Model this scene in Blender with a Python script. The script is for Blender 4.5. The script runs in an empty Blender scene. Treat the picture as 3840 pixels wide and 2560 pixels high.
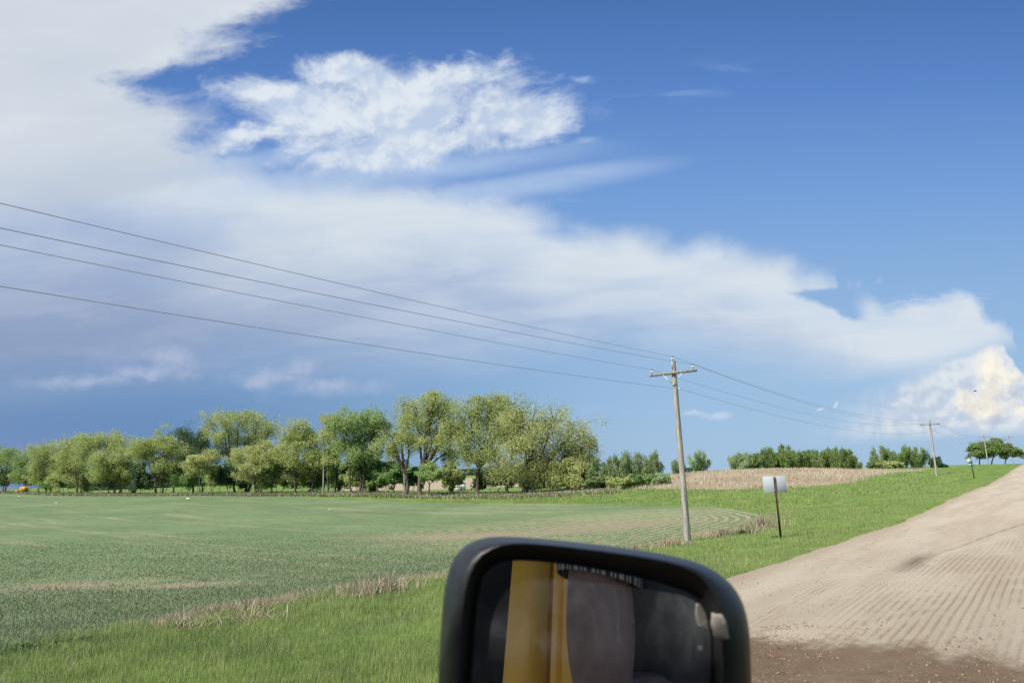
import bpy, math, random
import numpy as np
from mathutils import Matrix, Vector

# ------------------------------------------------------------------ camera
FPX = 2692.0; PITCH = math.radians(10.0); ROLL = math.radians(2.3); EYE = 3.0
PHI = math.radians(36.7)
UX = np.array([math.sin(PHI), math.cos(PHI), 0.0])       # along the road
NX = np.array([-math.cos(PHI), math.sin(PHI), 0.0])      # to the left of the road
_f = np.array([0, math.cos(PITCH), math.sin(PITCH)]); _u = np.array([0, -math.sin(PITCH), math.cos(PITCH)]); _r = np.array([1.0, 0, 0])
_c, _s = math.cos(ROLL), math.sin(ROLL)
CR = _r*_c - _u*_s; CU = _u*_c + _r*_s; CF = _f
CAMP = np.array([0, 0, EYE])

scene = bpy.context.scene
col = scene.collection
cam_d = bpy.data.cameras.new('camera'); cam = bpy.data.objects.new('camera', cam_d); col.objects.link(cam)
m = Matrix(((CR[0], CU[0], -CF[0], 0), (CR[1], CU[1], -CF[1], 0), (CR[2], CU[2], -CF[2], EYE), (0, 0, 0, 1)))
cam.matrix_world = m
cam_d.sensor_width = 36; cam_d.lens = 36*FPX/3840
cam_d.clip_start = 0.02; cam_d.clip_end = 20000
cam_d.dof.use_dof = True; cam_d.dof.focus_distance = 45; cam_d.dof.aperture_fstop = 9.0
scene.camera = cam

SUN_EL = 50.0
sd = np.array([-0.70, -0.65, 0]); sd = sd/np.linalg.norm(sd)*math.cos(math.radians(SUN_EL)); sd[2] = math.sin(math.radians(SUN_EL))
SUN_DIR = Vector(sd)

scene.view_settings.view_transform = 'Standard'
scene.view_settings.look = 'None'
scene.view_settings.exposure = 0.5
scene.view_settings.gamma = 1.0
scene.view_settings.use_curve_mapping = False


def ray(px, py): return CF + CR*(px-1920)/FPX + CU*(1280-py)/FPX
def at_depth(px, py, y):
    d = ray(px, py); return d*y/d[1] + CAMP
def UV(px, py):
    d = ray(px, py); return d[0]/d[1], d[2]/d[1]
def lin(r, g, b):
    return tuple(((c/255)/12.92 if c <= 10 else ((c/255+0.055)/1.055)**2.4) for c in (r, g, b))

# ------------------------------------------------------------------ node helper
class NT:
    def __init__(s, tree): s.t = tree; s.n = tree.nodes; s.l = tree.links
    def put(s, inp, v):
        if isinstance(v, bpy.types.NodeSocket): s.l.new(v, inp)
        elif v is not None:
            if inp.type == 'RGBA' and len(v) == 3: v = (*v, 1)
            inp.default_value = v
    def math(s, op, a, b=None, c=None, clamp=False):
        n = s.n.new('ShaderNodeMath'); n.operation = op; n.use_clamp = clamp
        s.put(n.inputs[0], a)
        if b is not None: s.put(n.inputs[1], b)
        if c is not None: s.put(n.inputs[2], c)
        return n.outputs[0]
    def ss(s, v, lo, hi, a=0.0, b=1.0, kind='SMOOTHSTEP'):
        n = s.n.new('ShaderNodeMapRange'); n.interpolation_type = kind
        for i, q in enumerate((v, lo, hi, a, b)): s.put(n.inputs[i], q)
        return n.outputs[0]
    def mix(s, f, a, b, blend='MIX'):
        n = s.n.new('ShaderNodeMix'); n.data_type = 'RGBA'; n.blend_type = blend
        s.put(n.inputs[0], f); s.put(n.inputs[6], a); s.put(n.inputs[7], b); return n.outputs[2]
    def noise(s, vec, scale, detail=4, rough=0.55, dist=0.0, color=False, lac=2.0):
        n = s.n.new('ShaderNodeTexNoise'); s.put(n.inputs['Vector'], vec)
        n.inputs['Scale'].default_value = scale; n.inputs['Detail'].default_value = detail
        n.inputs['Roughness'].default_value = rough; n.inputs['Distortion'].default_value = dist
        n.inputs['Lacunarity'].default_value = lac
        return n.outputs['Color' if color else 'Fac']
    def map(s, vec, loc=(0, 0, 0), rot=(0, 0, 0), scl=(1, 1, 1), typ='POINT'):
        n = s.n.new('ShaderNodeMapping'); n.vector_type = typ; s.put(n.inputs[0], vec)
        n.inputs[1].default_value = loc; n.inputs[2].default_value = rot; n.inputs[3].default_value = scl
        return n.outputs[0]
    def vm(s, op, a, b=None, scale=None):
        n = s.n.new('ShaderNodeVectorMath'); n.operation = op; s.put(n.inputs[0], a)
        if b is not None: s.put(n.inputs[1], b)
        if scale is not None: s.put(n.inputs[3], scale)
        return n.outputs['Value' if op in ('LENGTH', 'DOT_PRODUCT') else 'Vector']
    def comb(s, x, y, z=0.0):
        n = s.n.new('ShaderNodeCombineXYZ')
        for i, q in enumerate((x, y, z)): s.put(n.inputs[i], q)
        return n.outputs[0]
    def sep(s, v):
        n = s.n.new('ShaderNodeSeparateXYZ'); s.put(n.inputs[0], v); return n.outputs
    def attr(s, name):
        n = s.n.new('ShaderNodeAttribute'); n.attribute_name = name; return n.outputs['Fac']
    def curve(s, v, pts, d0, d1, r0, r1):
        """piecewise curve v -> value; pts in real units"""
        x = s.math('DIVIDE', s.math('SUBTRACT', v, d0), d1-d0, clamp=True)
        n = s.n.new('ShaderNodeFloatCurve'); s.put(n.inputs['Value'], x)
        c = n.mapping.curves[0]
        P = sorted([((a-d0)/(d1-d0), (b-r0)/(r1-r0)) for a, b in pts])
        P = [(a, b) for a, b in P if 0 <= a <= 1]
        if P[0][0] > 0: P.insert(0, (0, P[0][1]))
        if P[-1][0] < 1: P.append((1, P[-1][1]))
        c.points[0].location = P[0]; c.points[1].location = P[-1]
        for p in P[1:-1]: c.points.new(*p)
        for p in c.points: p.handle_type = 'VECTOR'
        n.mapping.use_clip = False; n.mapping.update()
        return s.math('MULTIPLY_ADD', n.outputs[0], r1-r0, r0)

# ------------------------------------------------------------------ sky
def build_world():
    w = bpy.data.worlds.new('World'); scene.world = w; w.use_nodes = True
    t = NT(w.node_tree); t.n.clear()
    out = t.n.new('ShaderNodeOutputWorld'); bg = t.n.new('ShaderNodeBackground'); t.l.new(bg.outputs[0], out.inputs[0])
    STR = 0.1; bg.inputs[1].default_value = STR
    sky = t.n.new('ShaderNodeTexSky'); sky.sky_type = 'NISHITA'; sky.sun_disc = False
    sky.sun_elevation = math.radians(SUN_EL); sky.sun_rotation = math.atan2(sd[0], sd[1])
    sky.altitude = 500; sky.air_density = 1.0; sky.dust_density = 0.6; sky.ozone_density = 2.0
    tc = t.n.new('ShaderNodeTexCoord').outputs['Generated']
    x, y, z = t.sep(tc)
    yc = t.math('MAXIMUM', y, 0.12)
    u = t.math('DIVIDE', x, yc); v = t.math('DIVIDE', z, yc)
    P = t.comb(u, v)
    def C(r, g, b): return tuple(q/STR/1.4142 for q in lin(r, g, b))
    # noise bases
    wl = t.noise(P, 2.6, 2, 0.5, color=True)
    wh = t.noise(P, 9.0, 6, 0.62, color=True)
    wv = t.vm('ADD', t.vm('SCALE', t.vm('SUBTRACT', wl, (.5, .5, .5)), scale=0.10), t.vm('SCALE', t.vm('SUBTRACT', wh, (.5, .5, .5)), scale=0.10))
    PW = t.vm('ADD', P, wv); uw, vw, _ = t.sep(PW)
    PS = t.vm('ADD', P, t.vm('SCALE', t.vm('SUBTRACT', wh, (.5, .5, .5)), scale=0.045)); us_, vs_, _ = t.sep(PS)
    fine = t.noise(t.map(P, rot=(0, 0, math.radians(14)), scl=(1, 2.0, 1)), 7.0, 8, 0.62, 0.6)
    soft = t.noise(t.map(P, rot=(0, 0, math.radians(16)), scl=(1, 2.6, 1)), 2.2, 5, 0.5, 0.3)
    fib = t.noise(t.map(P, rot=(0, 0, math.radians(18)), scl=(1, 4.5, 1)), 4.0, 6, 0.6, 0.4)
    fine3 = t.noise(t.map(P, rot=(0, 0, math.radians(18)), scl=(1, 2.6, 1)), 14.0, 8, 0.66, 0.3)
    puf = t.noise(P, 16.0, 7, 0.6, 0.2)
    puf2 = t.noise(t.map(P, scl=(1, 1.7, 1)), 24.0, 7, 0.62, 0.3)
    def cv(src, pts): return t.curve(src, [UV(*p) for p in pts], -1.1, 1.1, -0.2, 1.2)
    def cvx(src, pts): return t.curve(src, [(UV(*p)[1], UV(*p)[0]) for p in pts], -0.2, 1.2, -1.6, 1.2)
    def ell(vec, px, py, rx, ry, rot=0):
        a, b = UV(px, py)
        return t.vm('LENGTH', t.map(vec, (a, b, 0), (0, 0, math.radians(rot)), (rx/FPX, ry/FPX, 1), 'TEXTURE'))
    def blob(vec, lst):
        r = None
        for e in lst:
            k = ell(vec, *e); r = k if r is None else t.math('SMOOTH_MIN', r, k, 0.25)
        return r
    # clear sky, graded the way the photo's processing grades it
    base = t.mix(1.0, sky.outputs[0], (0.44, 0.57, 0.76), 'MULTIPLY')
    grad = t.n.new('ShaderNodeValToRGB'); vv = t.math('DIVIDE', v, 0.75, clamp=True); t.l.new(vv, grad.inputs[0])
    el = grad.color_ramp.elements
    el[0].position = 0; el[0].color = (*C(164, 194, 224), 1); el[1].position = 1.0; el[1].color = (*C(70, 111, 174), 1)
    for p_, c_ in ((0.15, (155, 190, 224)), (0.32, (141, 179, 222)), (0.5, (120, 162, 219)), (0.72, (94, 137, 203)), (0.88, (82, 123, 188))):
        e = grad.color_ramp.elements.new(p_); e.color = (*C(*c_), 1)
    hi = t.ss(v, 0.9, 3.0)
    gradc = grad.outputs[0]
    cur = t.mix(0.93, base, gradc)
    cur = t.mix(hi, cur, base)
    # rain-dark air under the storm, low on the left
    dk = t.math('MULTIPLY', t.ss(us_, 0.30, -0.55), t.ss(t.math('ADD', vs_, t.math('MULTIPLY', soft, 0.1)), 0.40, 0.12))
    cur = t.mix(t.math('MULTIPLY', dk, 0.95), cur, C(104, 140, 186))
    dk2 = t.math('MULTIPLY', t.ss(u, -0.42, -0.8), t.ss(v, 0.11, 0.03))
    cur = t.mix(t.math('MULTIPLY', dk2, 0.7), cur, C(130, 146, 190))
    # towering cumulonimbus at the right
    dtop = cv(us_, [(2700, 1600), (3000, 1510), (3200, 1440), (3380, 1385), (3560, 1335), (3670, 1290), (3720, 1262), (3765, 1285), (3790, 1330), (3840, 1375), (3920, 1400), (4050, 1380), (4300, 1480)])
    d = t.math('SUBTRACT', dtop, vs_)
    rightness = t.ss(uw, UV(3000, 1500)[0], UV(3700, 1500)[0])
    edge = t.math('MULTIPLY_ADD', rightness, -0.11, 0.12)
    a = t.math('MULTIPLY', t.ss(d, 0.0, edge), t.ss(v, UV(3700, 1655)[1], UV(3700, 1585)[1]))
    a = t.math('MULTIPLY', a, t.ss(uw, UV(2800, 1500)[0], UV(3380, 1500)[0], 0, 1))
    def rel0(sc, dx, dy, det, k):
        a_ = t.noise(P, sc, det, 0.55, 0.2); b_ = t.noise(t.map(P, (dx, dy, 0)), sc, det, 0.55, 0.2)
        return t.math('MULTIPLY_ADD', t.math('SUBTRACT', a_, b_), k, 0.5, clamp=True)
    rl = rel0(17.0, -0.006, 0.008, 7, 4.0)
    cbc = t.mix(t.ss(rl, 0.15, 0.85), C(192, 206, 225), C(222, 229, 236))
    warm = t.math('MULTIPLY', t.ss(blob(PS, [(3755, 1380, 95, 130, 10), (3830, 1440, 70, 80, 0), (3720, 1500, 70, 70, 0), (3690, 1540, 60, 60, 0), (3850, 1480, 100, 90, 0), (3620, 1500, 30, 50, 0)]), 1.25, 0.55), t.ss(t.noise(P, 22, 6, .6, .3), 0.36, 0.56))
    cbc = t.mix(warm, cbc, t.mix(t.ss(rl, .2, .8), C(234, 230, 220), C(252, 247, 232)))
    dkp = t.ss(blob(PS, [(3735, 1575, 62, 15, 3), (3805, 1450, 30, 34, 0)]), 1.4, 0.4)
    cbc = t.mix(t.math('MULTIPLY', dkp, 0.5), cbc, C(168, 186, 215))
    cur = t.mix(t.math('MULTIPLY', a, t.ss(uw, UV(2900, 1500)[0], UV(3650, 1500)[0], .8, 1.0)), cur, cbc)
    # long anvil band across the frame
    ctop = cv(us_, [(-400, -600), (0, 150), (300, 380), (560, 500), (760, 545), (1000, 600), (1250, 640), (1600, 655), (1850, 700), (1980, 760), (2100, 830), (2350, 835), (2480, 880), (2570, 895), (2680, 868), (2800, 905), (2920, 935), (2990, 1000), (3060, 1005), (3130, 1016), (3160, 1040), (3172, 1160), (3330, 1130), (3440, 1112), (3620, 1105), (3670, 1150), (3740, 1200), (3790, 1235), (3830, 1330), (4100, 1600)])
    # notch cut (the prong at 3140,1030)
    cbot = cv(us_, [(-400, 1600), (0, 1560), (400, 1500), (800, 1450), (1200, 1450), (1600, 1400), (2000, 1360), (2300, 1350), (2600, 1370), (2900, 1400), (3200, 1410), (3450, 1370), (3650, 1300), (3760, 1250), (3840, 1220), (4100, 1180)])
    dt = t.math('SUBTRACT', t.math('ADD', ctop, t.math('MULTIPLY', t.math('SUBTRACT', fine, 0.5), 0.07)), vs_)
    (na_, nb_), (nc_, nd_) = UV(2962, 1103), UV(3150, 1114)
    vc_ = t.math('MULTIPLY_ADD', t.math('SUBTRACT', us_, na_), (nd_-nb_)/(nc_-na_), nb_)
    notch = t.math('MULTIPLY', t.ss(t.math('SUBTRACT', t.math('MULTIPLY', t.math('SUBTRACT', us_, na_), 0.30), t.math('ABSOLUTE', t.math('SUBTRACT', vs_, vc_))), -.004, .007), t.ss(us_, UV(3260, 1110)[0], UV(3190, 1110)[0]))
    am = t.math('MULTIPLY', t.ss(dt, -0.014, t.ss(u, .35, .62, .05, .014)), t.math('SUBTRACT', 1.0, notch))
    db = t.math('SUBTRACT', v, t.math('ADD', cbot, t.math('MULTIPLY', t.math('SUBTRACT', soft, 0.5), 0.12)))
    ab = t.ss(db, -0.03, t.ss(u, .15, .6, .10, .035))
    ac = t.math('MULTIPLY', am, ab)
    thick = t.ss(t.math('ADD', dt, t.math('MULTIPLY', t.math('SUBTRACT', soft, .5), .15)), 0.04, 0.20)
    thick = t.math('MULTIPLY', thick, t.ss(u, 0.62, -0.1, 0.55, 1.15))
    bandc = t.mix(thick, C(214, 224, 235), C(176, 192, 218))
    leftdark = t.math('MULTIPLY', t.ss(u, -0.02, -0.60), t.ss(t.math('ADD', v, t.math('MULTIPLY', soft, 0.12)), 0.46, 0.23))
    bandc = t.mix(t.math('MULTIPLY', leftdark, 0.9), bandc, C(134, 151, 187))
    brt = t.ss(blob(P, [(1250, 900, 650, 230, 14), (2300, 960, 500, 110, 12), (2900, 1020, 240, 70, 12)]), 1.3, 0.3)
    bandc = t.mix(t.math('MULTIPLY', brt, t.ss(soft, 0.30, 0.62, 0.45, 0.95)), bandc, C(216, 225, 233))
    fibm = t.ss(fib, 0.42, 0.62)
    bandc = t.mix(t.math('MULTIPLY', fibm, t.ss(u, -0.5, 0.2, 0.12, 0.38)), bandc, C(222, 230, 238))
    cur = t.mix(t.math('MULTIPLY', ac, t.ss(fib, 0.25, 0.6, 0.78, 0.97)), cur, bandc)
    # small cumulus masses inside the dark base
    for lst, cc, al in (([(520, 1310, 190, 75, -8), (660, 1370, 190, 60, 5), (1080, 1400, 220, 50, 0)], (160, 176, 208), 0.6), ([(630, 1345, 120, 40, -10), (560, 1395, 170, 34, 0), (1010, 1415, 190, 42, -4), (1130, 1385, 70, 40, 0), (300, 1425, 230, 30, 0), (1250, 1455, 220, 34, 0)], (176, 190, 217), 0.75),
                        ([(2590, 1543, 62, 13, 0), (2690, 1545, 45, 15, 2)], (200, 216, 236), 0.75), ([(3072, 1527, 22, 9, 8), (3135, 1527, 12, 8, 20)], (228, 235, 243), 0.8),
                        ([(2230, 1530, 70, 18, 0), (2350, 1553, 40, 10, 0), (2480, 1549, 60, 9, 0)], (166, 195, 230), 0.6),
                        ([(3207, 1052, 20, 14, 20), (3292, 1046, 18, 9, 20)], (178, 190, 226), 0.7), ([(2210, 520, 60, 18, 8), (1765, 195, 38, 16, -20), (2190, 305, 55, 16, 0)], (180, 202, 235), 0.55),
                        ([(3480, 1112, 230, 5, 3), (3620, 1114, 95, 8, 0)], (188, 208, 236), 0.75)):
        e = t.math('ADD', blob(PS, lst), t.math('MULTIPLY', t.math('SUBTRACT', 0.5, puf2), 2.0))
        cur = t.mix(t.math('MULTIPLY', t.ss(e, 1.35, 0.0), t.math('MULTIPLY', t.ss(rl, .1, .8, .55, 1.0), al)), cur, C(*cc))
    # thin streaky veil at the upper middle
    veil = t.math('MULTIPLY', t.ss(blob(P, [(720, 400, 190, 190, 0), (2300, 430, 700, 120, 18), (2150, 660, 450, 60, 10), (2150, 760, 500, 60, 8)]), 1.2, 0.4), t.ss(t.noise(t.map(P, rot=(0, 0, -math.radians(16)), scl=(1, 5, 1)), 5, 6, .6, .5), 0.48, 0.78))
    cur = t.mix(t.math('MULTIPLY', veil, 0.42), cur, C(165, 192, 232))
    # bank on the upper left
    gx = cvx(vs_, [(0, -300), (1500, -100), (1150, 0), (1020, 60), (860, 120), (860, 185), (760, 225), (560, 262), (480, 300), (590, 350), (670, 400), (710, 440), (690, 480), (730, 520), (760, 570), (900, 640), (300, 800), (-300, 900), (-900, 1000)])
    da = t.math('SUBTRACT', t.math('ADD', gx, t.math('MULTIPLY', t.math('SUBTRACT', fine, 0.5), 0.16)), uw)
    aa = t.math('MULTIPLY', t.ss(t.math('ADD', da, t.math('MULTIPLY', t.math('SUBTRACT', fine3, .5), .12)), -0.045, 0.085), t.ss(v, UV(0, 1000)[1], UV(0, 620)[1]))
    aa = t.math('MULTIPLY', aa, t.ss(v, 1.3, 0.85))
    bk = t.mix(t.ss(soft, 0.34, 0.64), C(204, 213, 224), C(220, 227, 235))
    bk = t.mix(t.math('MULTIPLY', t.ss(v, 0.56, 0.36), 0.65), bk, C(176, 190, 212))
    cur = t.mix(t.math('MULTIPLY', aa, 0.97), cur, bk)
    hz_ = t.ss(blob(P, [(1500, 640, 760, 70, 4), (1000, 600, 420, 50, 6), (2050, 680, 480, 55, 6)]), 1.4, 0.2)
    cur = t.mix(t.math('MULTIPLY', hz_, t.ss(fib, .3, .65, .45, .8)), cur, C(178, 201, 232))
    # bright ragged cloud, upper centre
    fine2 = t.noise(t.map(P, rot=(0, 0, math.radians(14)), scl=(1, 1.5, 1)), 6.5, 9, 0.68, 0.5)
    PB = t.vm('ADD', P, t.vm('ADD', t.vm('SCALE', t.vm('SUBTRACT', wl, (.5, .5, .5)), scale=0.03), t.vm('SCALE', t.vm('SUBTRACT', wh, (.5, .5, .5)), scale=0.075)))
    rb = blob(PB, [(1450, 430, 560, 185, 3), (1080, 400, 300, 120, -16), (1330, 285, 300, 85, -8), (1640, 310, 280, 100, 8), (1880, 460, 270, 120, 18), (1500, 560, 470, 80, 6), (2010, 490, 190, 80, 20), (930, 520, 210, 55, 8)])
    db_ = t.math('ADD', t.math('SUBTRACT', 1.04, rb), t.math('MULTIPLY', t.math('SUBTRACT', fine2, 0.5), 2.6))
    abl = t.ss(db_, -0.30, 0.62)
    def relief(sc, dx, dy, det=6, k=3.0):
        a_ = t.noise(P, sc, det, 0.6, 0.2); b_ = t.noise(t.map(P, (dx, dy, 0)), sc, det, 0.6, 0.2)
        return t.math('MULTIPLY_ADD', t.math('SUBTRACT', a_, b_), k, 0.5, clamp=True)
    bc = t.mix(t.ss(relief(7.0, -0.012, 0.016, 7, 3.2), 0.2, 0.75), C(190, 206, 230), C(228, 236, 243))
    cur = t.mix(t.math('MULTIPLY', abl, 0.95), cur, bc)
    t.l.new(cur, bg.inputs[0])
build_world()

sun_d = bpy.data.lights.new('sun', 'SUN'); sun_d.energy = 4.8; sun_d.angle = math.radians(0.6); sun_d.color = (1.0, 0.95, 0.86)
sun = bpy.data.objects.new('sun', sun_d); col.objects.link(sun)
sun.rotation_euler = SUN_DIR.to_track_quat('Z', 'Y').to_euler()

# ------------------------------------------------------------------ mesh helpers
def tag(o, label=None, cat=None, group=None, kind=None):
    if label: o['label'] = label
    if cat: o['category'] = cat
    if group: o['group'] = group
    if kind: o['kind'] = kind
    return o

def mesh_np(name, V, F, mat, parent=None, attrs=None, smooth=False, loc=None):
    """V (n,3), F (m,k) constant k, world coordinates; loc moves the origin"""
    V = np.asarray(V, np.float32); F = np.asarray(F, np.int32)
    if loc is not None: V = V - np.asarray(loc, np.float32)
    me = bpy.data.meshes.new(name)
    k = F.shape[1]
    me.vertices.add(len(V)); me.vertices.foreach_set('co', V.ravel())
    me.loops.add(F.size); me.loops.foreach_set('vertex_index', F.ravel())
    me.polygons.add(len(F)); me.polygons.foreach_set('loop_start', np.arange(0, F.size, k, dtype=np.int32))
    me.polygons.foreach_set('loop_total', np.full(len(F), k, np.int32))
    if smooth: me.polygons.foreach_set('use_smooth', np.ones(len(F), bool))
    me.update(calc_edges=True)
    if attrs:
        for an, av in attrs.items():
            a = me.attributes.new(an, 'FLOAT', 'POINT'); a.data.foreach_set('value', np.asarray(av, np.float32))
    if mat: me.materials.append(mat)
    o = bpy.data.objects.new(name, me); col.objects.link(o)
    if parent is not None: o.parent = parent
    if loc is not None and parent is None: o.location = loc
    return o

def empty(name, loc, label=None, cat=None, group=None):
    o = bpy.data.objects.new(name, None); col.objects.link(o); o.location = tuple(loc); o.empty_display_size = 0.2
    tag(o, label, cat, group); return o

class MB:
    """collects tubes, boxes and lathed pieces as one quad mesh"""
    def __init__(s): s.V = []; s.F = []; s.n = 0
    def add(s, V, F):
        s.V.append(np.asarray(V, float)); s.F.append(np.asarray(F, int)+s.n); s.n += len(V)
    def tube(s, pts, rad, sides=6, cap=True):
        pts = np.asarray(pts, float); k = len(pts); rad = np.broadcast_to(np.asarray(rad, float), (k,))
        T = np.gradient(pts, axis=0); T /= np.linalg.norm(T, axis=1)[:, None]+1e-9
        ref = np.array([0, 0, 1.0]) if abs(T[0][2]) < 0.9 else np.array([1.0, 0, 0])
        A = np.cross(T, ref); A /= np.linalg.norm(A, axis=1)[:, None]+1e-9; B = np.cross(T, A)
        an = np.linspace(0, 2*math.pi, sides, endpoint=False)
        V = pts[:, None, :] + rad[:, None, None]*(np.cos(an)[None, :, None]*A[:, None, :] + np.sin(an)[None, :, None]*B[:, None, :])
        V = V.reshape(-1, 3); i = np.arange(k-1)[:, None]*sides; j = np.arange(sides)[None, :]; j2 = (j+1) % sides
        F = np.stack([i+j, i+j2, i+sides+j2, i+sides+j], -1).reshape(-1, 4)
        s.add(V, F)
        if cap:
            for e, c in ((0, pts[0]), (k-1, pts[-1])):
                ring = V[e*sides:(e+1)*sides]; q = np.vstack([ring, c[None]])
                Fc = [[a, (a+1) % sides, sides, sides] for a in range(sides)]
                # fan as degenerate-free quads: pair up
                Fq = [[a, (a+1) % sides, (a+2) % sides, sides] for a in range(0, sides-1, 2)]
                if sides % 2: Fq.append([sides-1, 0, sides, sides]); Fq = Fq[:-1]
                s.add(q, Fq)
    def box(s, c, sx, sy, sz, ax=None):
        c = np.asarray(c, float); ax = np.eye(3) if ax is None else np.asarray(ax)
        V = [c+ax[0]*sx/2*i+ax[1]*sy/2*j+ax[2]*sz/2*k for k in (-1, 1) for i, j in ((-1, -1), (1, -1), (1, 1), (-1, 1))]
        s.add(V, [[0, 3, 2, 1], [4, 5, 6, 7], [0, 1, 5, 4], [1, 2, 6, 5], [2, 3, 7, 6], [3, 0, 4, 7]])
    def lathe(s, base, axis, prof, sides=12):
        """prof: list of (height, radius)"""
        axis = np.asarray(axis, float); axis /= np.linalg.norm(axis)
        s.tube2([np.asarray(base, float)+axis*h for h, r in prof], [max(r, 1e-4) for h, r in prof], axis, sides)
    def tube2(s, pts, rad, axis, sides):
        ref = np.array([0, 0, 1.0]) if abs(axis[2]) < 0.9 else np.array([1.0, 0, 0])
        A = np.cross(axis, ref); A /= np.linalg.norm(A); B = np.cross(axis, A)
        an = np.linspace(0, 2*math.pi, sides, endpoint=False)
        V = np.array([p + r*(math.cos(q)*A+math.sin(q)*B) for p, r in zip(pts, rad) for q in an])
        k = len(pts); F = [[i*sides+j, i*sides+(j+1) % sides, (i+1)*sides+(j+1) % sides, (i+1)*sides+j] for i in range(k-1) for j in range(sides)]
        s.add(V, F)
    def build(s, name, mat, parent=None, smooth=False, attrs=None, loc=None):
        V = np.vstack(s.V); F = np.vstack(s.F)
        if parent is not None and loc is None: loc = np.array(parent.location) if parent.parent is None else None
        o = mesh_np(name, V - (np.asarray(loc) if loc is not None else 0), F, mat, parent, attrs, smooth)
        if parent is None and loc is not None: o.location = tuple(loc)
        return o

# ------------------------------------------------------------------ materials
def new_mat(name):
    mt = bpy.data.materials.new(name); mt.use_nodes = True
    t = NT(mt.node_tree); b = t.n['Principled BSDF']; return mt, t, b

def simple(name, c1, c2, scale=8, rough=0.8, bump=0.0, metal=0.0, stretch=(1, 1, 1), det=5, spec=0.3, lo=.35, hi=.65, coat=0):
    mt, t, b = new_mat(name)
    P = t.map(t.n.new('ShaderNodeTexCoord').outputs['Object'], scl=stretch)
    f = t.noise(P, scale, det, 0.6)
    t.put(b.inputs['Base Color'], t.mix(t.ss(f, lo, hi), c1, c2))
    b.inputs['Roughness'].default_value = rough; b.inputs['Metallic'].default_value = metal
    b.inputs['Specular IOR Level'].default_value = spec
    if coat: b.inputs['Coat Weight'].default_value = coat
    if bump:
        n = t.n.new('ShaderNodeBump'); n.inputs['Strength'].default_value = bump; n.inputs['Distance'].default_value = 0.02
        t.l.new(t.noise(P, scale*3, 6, 0.65), n.inputs['Height']); t.l.new(n.outputs[0], b.inputs['Normal'])
    return mt

def leaf_mat(name, ca, cb, cc, trans=0.35, nscale=0.5):
    mt, t, b = new_mat(name)
    r = t.attr('rnd'); P = t.n.new('ShaderNodeNewGeometry').outputs['Position']
    f = t.noise(P, nscale, 4, 0.6)
    c = t.mix(t.ss(f, .38, .62), ca, cb); c = t.mix(t.math('MULTIPLY', r, 0.6), c, cc)
    t.put(b.inputs['Base Color'], c); b.inputs['Roughness'].default_value = 0.6; b.inputs['Specular IOR Level'].default_value = 0.25
    tr = t.n.new('ShaderNodeBsdfTranslucent'); t.put(tr.inputs[0], c)
    mx = t.n.new('ShaderNodeMixShader'); mx.inputs[0].default_value = trans
    t.l.new(b.outputs[0], mx.inputs[1]); t.l.new(tr.outputs[0], mx.inputs[2])
    t.l.new(mx.outputs[0], t.n['Material Output'].inputs[0])
    return mt

# ------------------------------------------------------------------ terrain
def st(s, t): return UX*s + NX*t
def tl_point(px):
    """point on the ground line of the tree belt seen at photo column px"""
    r = (px-1920)/FPX*0.985 + 0.0
    Y = (105.0-0.59)/(1+0.59*r); return np.array([r*Y, Y])
ctl = []
for s_, z_ in ((-30, .6), (0, .6), (10, .58), (15.7, .51), (20.9, .36), (28, .25), (43, .06), (54, 0), (75, -.2), (97, -.32), (120, -.2), (140, -.05), (165, 0), (200, -.5), (260, -1.6), (400, -3)):
    for t_ in (6, 0, -6): ctl.append((*st(s_, t_)[:2], z_))
    ctl.append((*st(s_, -18)[:2], z_-.7))
for s_, t_, z_ in ((-20, 16, 0), (7, 16, 0), (10, 16, 0), (15, 16, -.14), (20, 16, -.4), (26, 15.5, -.7), (33, 14.8, -.85), (48, 16.3, -1.0), (58, 18.6, -1.0), (31, 9.6, -.2), (20, 11, 0.05), (10, 11, .3), (45, 10.5, -.55),
                   (80, 12, -.6), (119, 14.5, -.45), (165, 14.5, -.25), (211, 14.5, -.75), (300, 14.5, -2.2), (100, 25, -.5), (63, 24.8, -1.0), (65.6, 37, -1.0), (68.7, 53, -1.0)):
    ctl.append((*st(s_, t_)[:2], z_))
for px, dY, py in ((1960, 0, 1856), (1790, 0, 1856), (1575, 0, 1854), (1340, 0, 1852), (1140, 0, 1852), (930, 0, 1852), (760, 0, 1853), (590, 0, 1855), (430, 0, 1855), (290, 0, 1853), (180, 0, 1850), (60, 0, 1847), (-150, 0, 1840)):
    X, Y = tl_point(px); p = at_depth(px, py, Y); ctl.append(tuple(p)); 
    if px % 2 == 0: ctl.append((p[0]*1.18, p[1]*1.18, p[2]-.1))
for px, py, Y in ((2700, 1840, 82), (2400, 1852, 83), (2300, 1842, 92), (2600, 1846, 79), (3000, 1824, 81), (3200, 1797, 97), (3400, 1768, 127), (2700, 1775, 110), (2850, 1770, 112), (3000, 1764, 112), (3200, 1762, 120), (3400, 1757, 138), (2560, 1782, 112), (2480, 1800, 112), (2380, 1828, 99),
                  (2350, 1826, 107), (2250, 1832, 107), (2700, 1768, 135), (3000, 1762, 135), (3200, 1757, 150), (3300, 1757, 142), (3450, 1755, 160), (3600, 1742, 175), (3500, 1758, 165)):
    ctl.append(tuple(at_depth(px, py, Y)))
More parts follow.
